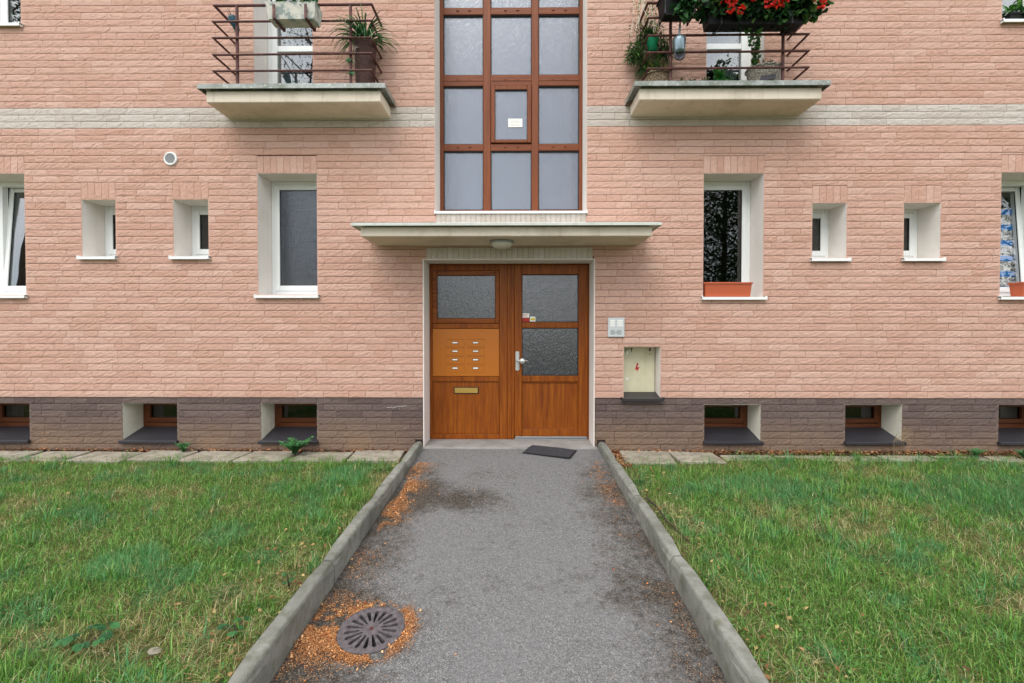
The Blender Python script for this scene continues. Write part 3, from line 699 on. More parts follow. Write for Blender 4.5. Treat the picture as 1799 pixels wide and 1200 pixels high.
sub(MB().frame(-.030, .880, .055, 2.19, .092, .115, .085, .12, .315, .39, .006).cbox(.063, .764, .318, .39, 1.405, 1.478, .006).cbox(.063, .764, .318, .39, .735, .811, .006), 'leaf_frame', M_WOOD, D)
for (c, d) in ((1.478, 2.07), (.811, 1.405)):
    pane(D, .062, .765, c, d, .345, M_DOORG)
    sub(MB().frame(.062, .765, c, d, .008, .008, .008, .008, .327, .344, .001), 'gasket', M_BLACK, D)
sub(MB().cbox(.062, .765, .343, .385, .14, .735, .003), 'lower_panel', M_WOOD, D)
sub(MB().frame(.062, .765, .14, .735, .014, .014, .014, .014, .326, .343, .005), 'panel_moulding', M_WOODH, D)
hp = MB().cbox(-.018, .032, .303, .3145, .878, 1.118, .012); sub(hp, 'handle_plate', M_STEEL, D)
h = MB().tube([(.008, .31, 1.0), (.008, .255, 1.0)], .012, 10).tube([(.008, .256, 1.0), (.03, .253, 1.001), (.135, .255, 1.003)], .011, 10, .008)
h.lathe([(.034, 0), (.036, -.02), (.026, -.034), (.0, -.037)], (.068, .262, 1.0), 'y', 16); sub(h, 'handle', M_STEEL, D, smooth=True)
sub(MB().lathe([(.012, 0), (.012, -.012), (.0, -.013)], (.008, .304, .93), 'y', 12), 'lock_cylinder', M_STEEL, D)
sub(MB().box(.068, .155, .3415, .3435, 1.535, 1.588), 'sticker', M_WHITE, D); sub(MB().box(.068, .155, .3415, .3435, 1.482, 1.533), 'sticker', M_RED, D)
sub(MB().box(.165, .232, .3415, .3435, 1.482, 1.548), 'sticker', M_WHITE, D); sub(MB().box(.17, .227, .3403, .3413, 1.502, 1.528), 'sticker_mark', M_YEL, D)
m = MB()
for k in range(3): m.box(.075, .145-.012*k, .3403, .3413, 1.573-.013*k, 1.5765-.013*k)
sub(m, 'sticker_mark', M_RED, D)
sub(MB().cbox(-.03, .878, .30, .40, .0165, .028, .003).cbox(-.02, .872, .306, .33, .034, .054, .003), 'door_sill', M_ALU, D)
# ---- canopy and lamp
K = grp('entrance_canopy')
sub(MB().cbox(-1.639, 1.41, -.55, .013, 2.37, 2.472, .008), 'slab', M_CREAM, K)
m = MB().cbox(-1.712, 1.487, -.615, -.003, 2.487, 2.50, .003).cbox(-1.712, 1.487, -.618, -.612, 2.468, 2.497, .002).cbox(-1.715, -1.709, -.61, -.004, 2.468, 2.497, .002).cbox(1.484, 1.490, -.61, -.004, 2.468, 2.497, .002)
m.box(-1.60, 1.38, -.5, -.01, 2.47, 2.488); sub(m, 'flashing', M_PALEF, K)
L_ = grp('canopy_lamp'); lc = (-.165, -.28, 2.37)
sub(MB().lathe([(.128, 0), (.134, -.006), (.134, -.022), (.127, -.027), (.12, -.028)], lc, 'z', 40), 'lamp_ring', M_GREYP, L_, smooth=True)
sub(MB().lathe([(.124, -.02), (.12, -.038), (.104, -.058), (.075, -.074), (.04, -.083), (.0, -.086)], lc, 'z', 40), 'lamp_bowl', M_LAMP, L_, smooth=True)
# ---- balconies
def balcony(sx0, sx1, zb, rx0, rx1, p0, p1, zr):
    g = grp('balcony'); zt = zb+.125
    sub(MB().cbox(sx0, sx1, -.385, .013, zb, zt, .008), 'slab', M_CREAM, g)
    m = MB().cbox(sx0-.06, sx1+.06, -.43, -.003, zt+.042, zt+.055, .003).cbox(sx0-.062, sx1+.062, -.434, -.427, zt+.0, zt+.053, .002)
    m.cbox(sx0-.063, sx0-.057, -.426, -.004, zt+.0, zt+.053, .002).cbox(sx1+.057, sx1+.063, -.426, -.004, zt+.0, zt+.053, .002).box(sx0+.03, sx1-.03, -.36, -.01, zt-.002, zt+.043)
    sub(m, 'flashing', M_FLASH, g)
    for x in (p0, p1): sub(MB().tube([(x, -.343, zt+.05), (x, -.343, zr[0]-.005)], .0165, 8), 'post', M_RUST, g)
    for k, z in enumerate(zr):
        r = .0145 if k == 0 else .0115; yy = -.372 if k else -.345
        s = random.uniform(-.004, .004)
        sub(MB().tube([(rx0, .005, z+s), (rx0, yy, z+s), (rx1, yy, z-s), (rx1, .005, z-s)], r, 8), 'rail', M_RUST, g)
    return zt+.055
zL = balcony(-3.364, -1.47, 3.85, -3.288, -1.574, -3.045, -1.806, (4.917, 4.726, 4.548, 4.373, 4.196))
zR = balcony(1.314, 3.262, 3.858, 1.412, 3.122, 1.658, 2.867, (4.914, 4.736, 4.553, 4.373, 4.2))
# ---- small wall fittings
V_ = grp('round_vent'); vc = (-4.05, -.004, 3.387)
sub(MB().lathe([(.078, .004), (.078, -.014), (.070, -.02), (.060, -.018), (.058, -.008), (.0, -.008)], vc, 'y', 32), 'vent_ring', M_SILL, V_, smooth=False)
m = MB()
for k in range(9):
    z = vc[2]-.048+.012*k; hw = math.sqrt(max(0, .056**2-(z-vc[2])**2)); m.box(vc[0]-hw, vc[0]+hw, -.019, -.0125, z, z+.006)
sub(m, 'vent_louvre', M_GREYP, V_)
I_ = grp('intercom_panel')
sub(MB().cbox(1.062, 1.253, -.022, .012, 1.303, 1.53, .004), 'housing', M_HOUS, I_)
for i in range(2):
    for j in range(4): a = 1.086+.082*i; z = 1.489-.0205*j; sub(MB().cbox(a, a+.056+.01*i, -.0245, -.0223, z, z+.014, .001), 'name_button', M_WHITE, I_)
    a = 1.09+.076*i; m = MB()
    for k in range(6): m.box(a, a+.05, -.0235, -.0222, 1.334+.009*k, 1.339+.009*k)
    sub(m, 'speaker_grille', M_GREYP, I_)
sub(MB().lathe([(.006, 0), (.006, -.002), (0, -.0025)], (1.155, -.022, 1.357), 'y', 10), 'camera_lens', M_BLACK, I_)
Q = grp('meter_cabinet'); mx0, mx1, mz0, mz1 = METER
reveal(Q, mx0, mx1, mz0, mz1, .24, M_REV)
sub(MB().box(mx0, mx1, .20, .24, mz0, mz1), 'cabinet_back', M_METER, Q)
sub(MB().cbox(mx0+.006, mx1-.012, .176, .199, mz0+.026, mz1-.008, .004), 'cabinet_door', M_METER, Q)
for z in (.79, 1.113): sub(MB().lathe([(.016, 0), (.016, -.004), (.012, -.006), (0, -.006)], (1.335, .1765, z), 'y', 16), 'cap', M_SILL, Q)
sub(MB().cbox(1.597, 1.615, .168, .1765, 1.128, 1.165, .002), 'hinge', M_RUST, Q)
sub(MB().lathe([(.007, 0), (.007, -.004), (0, -.004)], (1.607, .1765, 1.092), 'y', 10), 'keyhole', M_BLACK, Q)
bolt = [(1.455+(x-1.455)*1.35, .92+(z-.92)*1.2) for x, z in [(1.452, .975), (1.468, .97), (1.455, .928), (1.476, .934), (1.452, .868), (1.458, .905), (1.436, .90)]]
m = MB(); m.v = [(x, .1748, z) for x, z in bolt]; m.f = [(0, 1, 2), (0, 2, 6), (2, 3, 5), (2, 5, 6), (3, 4, 5)]; sub(m, 'lightning_sign', M_RED, Q)
fc = bpy.data.curves.new('number', 'FONT'); fc.body = '102'; fc.size = .075; fo = bpy.data.objects.new('tmp_number', fc); COL.objects.link(fo)
me = bpy.data.meshes.new_from_object(fo.evaluated_get(bpy.context.evaluated_depsgraph_get())); bpy.data.objects.remove(fo)
m = MB(); m.v = [(1.272+v.co.x*.8, .1746, 1.112+v.co.y) for v in me.vertices]; m.f = [tuple(p.vertices) for p in me.polygons]
m.quad((1.378, .1746, 1.123), (1.388, .1746, 1.123), (1.396, .1746, 1.166), (1.383, .1746, 1.166)); m.quad((1.368, .1744, 1.148), (1.40, .1744, 1.153), (1.40, .1744, 1.164), (1.366, .1744, 1.16)); sub(m, 'painted_number', M_INK, Q)
sill(Q, mx0, mx1, mz0+.028, .175, M_DARKM, slope=.045, over=.03, out=.055, lip=.03)
rs = random.Random(4); pts = [(-1.53+.012*k, .004, .465+.007*math.sin(k*1.9)+.0014*k+.004*math.sin(k*.7)) for k in range(20)]
sub(MB().tube(pts, .0014, 5), 'chalk_mark', M_WHITE, PLINTH)
# ------------------------------------------------------------------ drain cover and mat
dr = tag(empty('drain_cover', (GX, GY, path_z(GY))), 'round cast-iron drain cover with radial slots in the asphalt path', 'drain cover')
import bmesh
bm = bmesh.new(); NA = 180; RS = [0, .014, .03, .045, .06, .075, .09, .105, .120, .128, .134, .150, .162]; vg = {}
for ri, r in enumerate(RS):
    for k in range(NA):
        if ri == 0 and k: vg[ri, k] = vg[0, 0]; continue
        a = 2*math.pi*k/NA; vg[ri, k] = bm.verts.new((r*math.cos(a), r*math.sin(a), 0))
for ri in range(len(RS)-1):
    for k in range(NA):
        ph = k % 10; rm = (RS[ri]+RS[ri+1])/2; longs = (k//10) % 2 == 0
        slot = ((.038 if longs else .06) < rm < .128 and 2 <= ph <= 6) or (.128 < rm < .134 and 3 <= ph <= 5) or rm < .0
        if slot: continue
        if ri == 0: bm.faces.new((vg[0, 0], vg[1, k], vg[1, (k+1) % NA]))
        else: bm.faces.new((vg[ri, k], vg[ri+1, k], vg[ri+1, (k+1) % NA], vg[ri, (k+1) % NA]))
for v in [v for v in bm.verts if not v.link_faces]: bm.verts.remove(v)
ex = bmesh.ops.extrude_face_region(bm, geom=bm.faces[:]); bmesh.ops.translate(bm, vec=(0, 0, -.03), verts=[e for e in ex['geom'] if isinstance(e, bmesh.types.BMVert)])
bmesh.ops.recalc_face_normals(bm, faces=bm.faces); me = bpy.data.meshes.new('grate'); bm.to_mesh(me); bm.free(); me.materials.append(M_IRON)
o = bpy.data.objects.new('grate', me); COL.objects.link(o); o.parent = dr; o.location = (0, 0, .008)
MB().lathe([(.163, -.03), (.163, .009), (.1675, .009), (.1675, -.25)], (0, 0, 0), 'z', 48).build('rim', M_IRON, dr)
m = MB().lathe([(.1665, -.012), (.1665, -.26), (.0, -.26)], (0, 0, 0), 'z', 32); m.build('pit', M_PIT, dr)
MB().lathe([(.011, .0075), (.011, .0105), (.0, .011)], (0, 0, 0), 'z', 12).build('bolt', M_RUST, dr)
dr.rotation_euler = (math.atan(.045), 0, .09)
mq = [(.184, .06), (.69, -.115), (.578, -.40), (.06, -.205)]
mt = tag(empty('door_mat', (.38, -.17, -.006)), 'dark grey rubber door mat lying askew before the entrance', 'door mat')
m = MB(); nn = 10
def mpt(u, v, z):
    p = [(1-u)*(1-v)*a+u*(1-v)*b+u*v*c+(1-u)*v*d for a, b, c, d in zip(*mq)]; g0 = path_z(p[1]) if p[1] < -.055 else .014
    g1 = max(path_z(p[1]), .014*min(1, max(0, (p[1]+.13)/.075))); return (p[0]-.38, p[1]+.17, g1+z-.001+.002*math.sin(u*9)*v)
for zt, nm, lo, hi, mat_ in ((.012, 'mat_field', .03, .97, M_MAT), (.009, 'mat_border', 0, 1, M_BLACK)):
    m = MB()
    for j in range(nn+1):
        for i in range(nn+1): m.v.append(mpt(lo+(hi-lo)*i/nn, lo+(hi-lo)*j/nn, zt))
    for j in range(nn):
        for i in range(nn): a = j*(nn+1)+i; m.f.append((a, a+1, a+nn+2, a+nn+1))
    k0 = len(m.v); per = list(range(nn+1))+[(j+1)*(nn+1)-1 for j in range(1, nn+1)]+[nn*(nn+1)+i for i in range(nn-1, -1, -1)]+[j*(nn+1) for j in range(nn-1, 0, -1)]
    for p in per: q = m.v[p]; m.v.append((q[0], q[1], q[2]-.008))
    for k in range(len(per)): a, b = k, (k+1) % len(per); m.f.append((per[a], per[b], k0+b, k0+a))
    m.build(nm, mat_, mt)
# ------------------------------------------------------------------ pots and plants
def pot_box(root, name, mat, w, d, h, flare=.012, rim=True, xoff=0):
    m = MB(); a = [(-w/2+flare, -d/2+flare), (w/2-flare, -d/2+flare), (w/2-flare, d/2-flare), (-w/2+flare, d/2-flare)]; b = [(-w/2, -d/2), (w/2, -d/2), (w/2, d/2), (-w/2, d/2)]
    t = .006; c = [(x*(1-2*t/w), y*(1-2*t/d)) for x, y in b]
    L = [(p[0], p[1], 0) for p in a]+[(p[0], p[1], h) for p in b]+[(p[0], p[1], h) for p in c]+[(p[0], p[1], h*.75) for p in c]
    m.v = list(L); m.f = [(3, 2, 1, 0)]
    for k in range(3):
        for i in range(4): m.f.append((4*k+i, 4*k+(i+1) % 4, 4*k+4+(i+1) % 4, 4*k+4+i))
    m.f.append((12, 13, 14, 15))
    if rim: m.frame(-w/2-.008, w/2+.008, -d/2-.008, d/2+.008, .016, .016, .016, .016, h-.02, h+.002, .003)
    if rim:
        k = len(L)
        m.v[k:] = [(x, z, y) for x, y, z in m.v[k:]]
    return m.build(name, mat, root)
def soil_top(root, r, z, w=None, d=None):
    m = MB().lathe([(r, z-.01), (r*.6, z+.004), (0, z+.008)], (0, 0, 0), 'z', 14) if w is None else MB().cbox(-w/2, w/2, -d/2, d/2, z-.02, z, .006)
    return m.build('potting_soil', M_SOIL, root)
# terracotta window box on the right tall window's sill
def terra(x, y, z, w, label, grp_=None):
    t = tag(empty('window_box', (x, y, z)), label, 'planter'); pot_box(t, 'box', M_TERRA, w, .15, .165, .014); soil_top(t, 0, .13, w-.03, .12); return t
terra(2.455, .055, 1.773, .545, 'long empty terracotta window box on the sill of the dark right window')
terra(6.08, .04, 1.773, .52, 'terracotta window box on the far right sill beside the tilted sash')
t = tag(empty('window_box', (6.0, .06, 4.931)), 'black window box of green plants on the upper right sill', 'planter'); pot_box(t, 'box', M_BLKPOT, .7, .14, .09)
foliage('foliage', t, 260, (0, 0, .16), (.34, .10, .10), .08, [(34,76,30), (60,112,40), (84,130,48)], 31)
# left balcony: stone trough hung on the rail
t = tag(empty('stone_trough', (-2.35, -.475, 4.632)), 'mottled white stone trough hung in front of the left balcony rail', 'planter')
pot_box(t, 'trough', M_STONE, .52, .18, .165, .02, False); soil_top(t, 0, .14, .5, .16)
for x in (-.165, .165): MB().cbox(x-.014, x+.014, -.108, -.096, -.008, .13, .003).cbox(x-.014, x+.014, -.108, .11, -.018, -.004, .003).cbox(x-.014, x+.014, .096, .112, -.008, .16, .003).build('bracket', M_RUST, t)
foliage('foliage', t, 420, (0, 0, .2), (.25, .09, .1), .05, [(40,84,60), (58,104,76), (70,120,56)], 5)
rr = random.Random(3)
for k in range(7):
    m = MB(); c = (rr.uniform(-.02, .2), rr.uniform(-.1, -.05), rr.uniform(.2, .29))
    for p in range(5): a = p*1.2566; m.quad(c, (c[0]+.018*math.cos(a-.4), c[1]-.006, c[2]+.018*math.sin(a-.4)), (c[0]+.024*math.cos(a), c[1]-.004, c[2]+.024*math.sin(a)), (c[0]+.018*math.cos(a+.4), c[1]-.006, c[2]+.018*math.sin(a+.4)))
    m.build('flower', M_YEL, t)
t = tag(empty('hanging_pot', (-3.09, -.27, 4.70)), 'small teal pot with dried plant tilted at left balcony corner', 'plant pot')
m = MB().lathe([(.0, .0), (.028, .002), (.046, .13), (.05, .14), (.044, .135), (.038, .12), (0, .12)], (0, 0, 0), 'z', 18); m.build('pot', M_BLUEP, t, smooth=True); t.rotation_euler = (0, -.35, 0)
MB().tube([(-.045, 0, .125), (-.06, 0, .16), (-.06, -.09, .165)], .003, 5).build('hook', M_RUST, t)
straps('dry_stems', t, 26, (0, 0, .12), .10, .006, [(84,70,48), (60,56,40), (104,90,60)], 8, .2, .03, False)
t = tag(empty('tall_rattan_pot', (-1.70, -.19, zL)), 'tall dark rattan pot holding a spider plant on the left balcony', 'potted plant')
MB().lathe([(.0, 0), (.095, 0), (.10, .02), (.118, .46), (.122, .55), (.126, .57), (.118, .57), (.11, .52), (0, .52)], (0, 0, 0), 'z', 24).build('pot', M_BARK, t, smooth=True); soil_top(t, .105, .535)
straps('strap_leaves', t, 150, (-.01, 0, .53), .48, .019, [(62,108,70), (88,132,84), (120,152,104), (40,84,50)], 9, 1.05, .05)
straps('plantlet', t, 22, (-.11, -.16, .27), .09, .014, [(84,150,104), (110,170,120)], 10, 1.2, .01)
straps('plantlet', t, 18, (-.10, -.16, .13), .08, .014, [(84,150,104), (110,170,120)], 12, 1.2, .01)
m = MB().tube([(-.02, -.05, .5), (-.09, -.15, .45), (-.11, -.16, .28), (-.10, -.16, .15)], .0025, 4).tube([(0, -.05, .5), (-.06, -.15, .43), (-.07, -.16, .25)], .0025, 4); m.build('runner', M_CREVEAL, t)
t = tag(empty('succulent_tray', (-3.09, -.24, zL)), 'low tray of small brownish succulents on the left balcony edge', 'potted plant')
pot_box(t, 'tray', M_BLKPOT, .22, .12, .04, .008, False)
for k in range(7): straps('rosette', t, 16, (-.09+.03*k, rr.uniform(-.03, .03), .03), .05, .014, [(74,82,56), (96,84,62), (60,66,50)], 40+k, .6, .01)
# right balcony
def geranium(name, label, x, y, z, w, d, h, nleaf, nfl, rx, rz, cz, seed, cx=0):
    t = tag(empty(name, (x, y, z)), label, 'planter'); pot_box(t, 'box', M_BLKPOT, w, d, h, .02); soil_top(t, 0, h*.8, w-.03, d-.03)
    foliage('foliage', t, nleaf, (cx, -.03, cz), (rx, .15, rz), .06, [(28,66,34), (44,90,44), (66,114,56), (92,134,70), (20,48,28)], seed, .3, None, .35, .95)
    r = random.Random(seed)
    for k in range(nfl):
        a = cx+r.uniform(-1, 1)*rx*.95; c = np.array([a, -.19-r.random()*.05, cz+r.uniform(-.95, .6)*rz*math.sqrt(max(.1, 1-((a-cx)/rx)**2))]); n = 26
        rg2 = np.random.default_rng(seed*50+k); dd = rdir(n, rg2); V, F = leafset(c+dd*.022, dd+rdir(n, rg2)*.3, rdir(n, rg2), .024+.012*rg2.random(n), np.full(n, .026))
        npmesh('flower', V, F, M_LEAF, t, np.repeat(palette(n, [(208,30,20), (224,48,28), (184,22,20)], rg2, .12), 5, 0))
    for s in (-1, 1): MB().tube([(s*w*.36, -d/2-.012, h), (s*w*.36, -d/2-.012, -.012), (s*w*.36, d/2+.02, -.012), (s*w*.36, d/2+.02, h+.03)], .006, 6).build('bracket', M_BLACK, t)
    return t
geranium('geranium_box', 'long black box of red geraniums hung on the right balcony rail', 2.46, -.485, 4.55, 1.0, .17, .19, 2300, 34, .74, .22, .23, 21, .06)
t = tag(empty('rail_planter', (1.675, -.475, 4.66)), 'black rail planter of dark leaves left of the geraniums', 'planter'); pot_box(t, 'box', M_BLKPOT, .36, .17, .2, .03); soil_top(t, 0, .17, .32, .14)
foliage('foliage', t, 330, (.06, -.07, .18), (.13, .09, .2), .07, [(30,66,36), (46,92,48), (66,112,60)], 22, .4, None, .3, .6)
for q in (-.15, .15): MB().tube([(q, -.1, .17), (q, -.1, -.01), (q, .1, -.01), (q, .1, .18)], .006, 6).build('bracket', M_BLACK, t)
t = tag(empty('trailing_plant', (1.42, -.2, 4.70)), 'thin yellowish trailing plant over the left end of the right balcony rail', 'plant')
m = MB(); rp = []
for k in range(14):
    x = rr.uniform(-.12, .08); y = rr.uniform(-.16, .12); p = [(x, y, .45), (x+rr.uniform(-.04, .04), y, .2), (x+rr.uniform(-.06, .06), y-.02, rr.uniform(-.05, .05))]; m.tube(p, .0028, 4); rp += [np.array(p[0])*(1-a)+np.array(p[2])*a for a in np.linspace(0, 1, 16)]
m.build('stems', M_CREVEAL, t); rp = np.array(rp); rg3 = np.random.default_rng(77); n = len(rp); V, F = leafset(rp, rdir(n, rg3), rdir(n, rg3), np.full(n, .035), np.full(n, .018)); npmesh('leaves', V, F, M_LEAF, t, np.repeat(palette(n, [(128,132,64), (98,116,56), (150,144,90)], rg3), 5, 0))
t = tag(empty('conifer_pot', (1.52, -.17, 4.507)), 'bushy dwarf conifer in a bright green pot at right balcony corner', 'potted plant')
MB().lathe([(0, 0), (.05, 0), (.064, .115), (.07, .12), (.07, .135), (.06, .135), (.056, .11), (0, .11)], (0, 0, 0), 'z', 20).build('pot', M_GRNPOT, t, smooth=True)
MB().tube([(-.09, .04, .06), (0, .0, -.006), (.09, .04, .06)], .004, 5).tube([(0, .0, -.006), (0, .16, 0), (0, .175, .02)], .004, 5).build('wall_bracket', M_BLACK, t)
for k, (c, r_, n) in enumerate((((-.02, .04, .2), (.17, .1, .14), 800), ((-.18, .04, .0), (.12, .1, .11), 550), ((.14, .05, .04), (.14, .1, .15), 550), ((-.05, .05, -.16), (.14, .1, .16), 550))):
    foliage('foliage', t, n, c, r_, .055, [(34,70,34), (50,96,40), (82,120,48), (26,54,30)], 60+k, .1, None, .1, .16)
t = tag(empty('tin_scoop', (1.72, -.392, 4.245)), 'galvanised tin watering scoop hung by its long handle on the rail', 'watering scoop')
MB().lathe([(.0, .08), (.05, .08), (.058, .10), (.07, .20), (.066, .235), (.045, .25), (.0, .252)], (0, -.04, 0), 'z', 24).build('can', M_TIN, t, smooth=True)
MB().tube([(0, -.04, .25), (.005, -.045, .36), (.012, -.04, .45), (.012, -.02, .462), (.012, .012, .452)], .011, 8).build('handle', M_TIN, t)
MB().lathe([(.055, 0), (.06, -.008), (.055, -.016), (.042, -.014), (0, -.005)], (0, -.04, .055), 'y', 24).build('rose', M_DARKM, t, smooth=True)
def basket(name, label, x, y, z, r, h, mat, squash, plantfn, bulge=.0, handle=True):
    t = tag(empty(name, (x, y, z)), label, 'basket'); prof = [(0, 0), (r*.8, 0), (r*.92+bulge, h*.3), (r+bulge, h*.6), (r, h*.95), (r+.008, h), (r-.008, h+.004), (r-.02, h*.85), (0, h*.85)]
    MB().lathe(prof, (0, 0, 0), 'z', 28).build('body', mat, t, smooth=True, xf=lambda p: (p[0], p[1]*squash, p[2]))
    rn = 64; MB().tube([(math.cos(2*math.pi*k/rn)*(r+.004), squash*math.sin(2*math.pi*k/rn)*(r+.004), h+.008*math.sin(k*1.57)) for k in range(rn+1)], .011, 6, cap=False).build('rim', mat, t, smooth=True)
    plantfn(t); return t
def pl1(t):
    straps('grass_leaves', t, 60, (0, 0, .15), .26, .009, [(110,118,48), (84,104,44), (60,88,40)], 71, .7, .08)
    MB().tube([(.13*math.cos(a), .1*math.sin(a)*.3, .17+.1*math.sin(a)) for a in np.linspace(0, math.pi, 12)], .007, 6).build('basket_handle', M_WICK, t)
basket('brown_basket', 'round brown wicker basket with grassy plant on the right balcony', 1.565, -.185, zR, .145, .17, M_WICK, .95, pl1, .012)
def pl2(t):
    foliage('foliage', t, 150, (.03, 0, .27), (.15, .08, .07), .035, [(110,104,48), (130,112,56), (74,86,40)], 72, 0, None, .3)
    MB().cbox(-.16, -.0, -.155, -.147, .07, .125, .003).build('name_plaque', M_DARKM, t, xf=lambda p: (p[0]+.045, p[1]+.003-abs(p[0]+.08)*-.15, p[2]+p[0]*.15))
basket('white_basket', 'whitewashed oval wicker basket with grey plaque on the right balcony', 2.755, -.19, zR, .19, .235, M_WWICK, .75, pl2, -.012)
t = tag(empty('climbing_vine', (2.69, -.12, zR)), 'slender green vine climbing before the right balcony door', 'plant'); m = MB(); VP = []
for k in range(5):
    ph = k*1.3; pts = [(-.03*(k-2)*.7+.03*math.sin(z*9+ph), .02*math.cos(z*7+ph), z) for z in np.linspace(0 if k < 2 else .2, .88, 14)]; m.tube(pts, .003, 4); VP += pts+[((a[0]+b[0])/2, (a[1]+b[1])/2, (a[2]+b[2])/2) for a, b in zip(pts, pts[1:])]
m.build('stems', M_TRUNK, t); VP = np.array(VP); VP = np.repeat(VP, 2, 0); n = len(VP); rg3 = np.random.default_rng(78); dd = rdir(n, rg3); dd[:, 2] -= .4; V, F = leafset(VP, dd, rdir(n, rg3)+np.array([0, -1, .3]), .03+.03*rg3.random(n), .03+.02*rg3.random(n)); npmesh('leaves', V, F, M_LEAF, t, np.repeat(palette(n, [(48,92,46), (70,116,58), (98,138,80)], rg3), 5, 0))
t = tag(empty('hanging_bucket', (2.89, -.375, 4.56)), 'tilted white bucket with black base hanging at right balcony rail end', 'bucket')
MB().lathe([(.0, .05), (.085, .05), (.10, .22), (.105, .225), (.098, .225), (.08, .07), (0, .07)], (-.03, -.04, 0), 'z', 22).build('bucket', M_UPVC, t, smooth=True)
MB().lathe([(0, 0), (.09, 0), (.105, .03), (.105, .06), (.095, .06), (.088, .03), (0, .025)], (.03, -.05, 0), 'z', 22).build('black_tray', M_BLKPOT, t, smooth=True, xf=lambda p: (p[0], p[1], p[2]+.35*p[0]))
MB().tube([(-.13, -.04, .22), (-.13, -.04, .1), (-.1, -.04, .05), (-.03, -.04, .03), (.1, -.02, .05), (.11, .0, .12), (.11, .012, .13)], .004, 5).build('wire_holder', M_BLACK, t)
for k, (x, n, h, lb) in enumerate(((1.80, 110, .05, 'low brown-green sedum tuft beside the brown basket'), (1.93, 110, .06, 'low grey-green sedum tuft in the middle of the right balcony edge'), (2.09, 130, .06, 'low sedum tuft beside the leafy seedling'), (2.225, 60, .12, 'leafy green seedling before the right balcony door'))):
    t = tag(empty('small_potted_plant', (x, -.25, zR)), lb, 'plant'); pot_box(t, 'tray', M_BLKPOT, .12, .1, .035, .006, False)
    foliage('foliage', t, n, (0, 0, .035+h*.5), (.075, .055, h*.6), .03 if k < 3 else .09, [[(92,96,52), (70,80,44), (110,88,58)], [(62,92,62), (84,112,76), (50,72,48)], [(80,92,50), (96,104,60), (60,76,42)], [(40,104,44), (56,124,52), (80,140,60)]][k], 90+k, 0, None, .2)
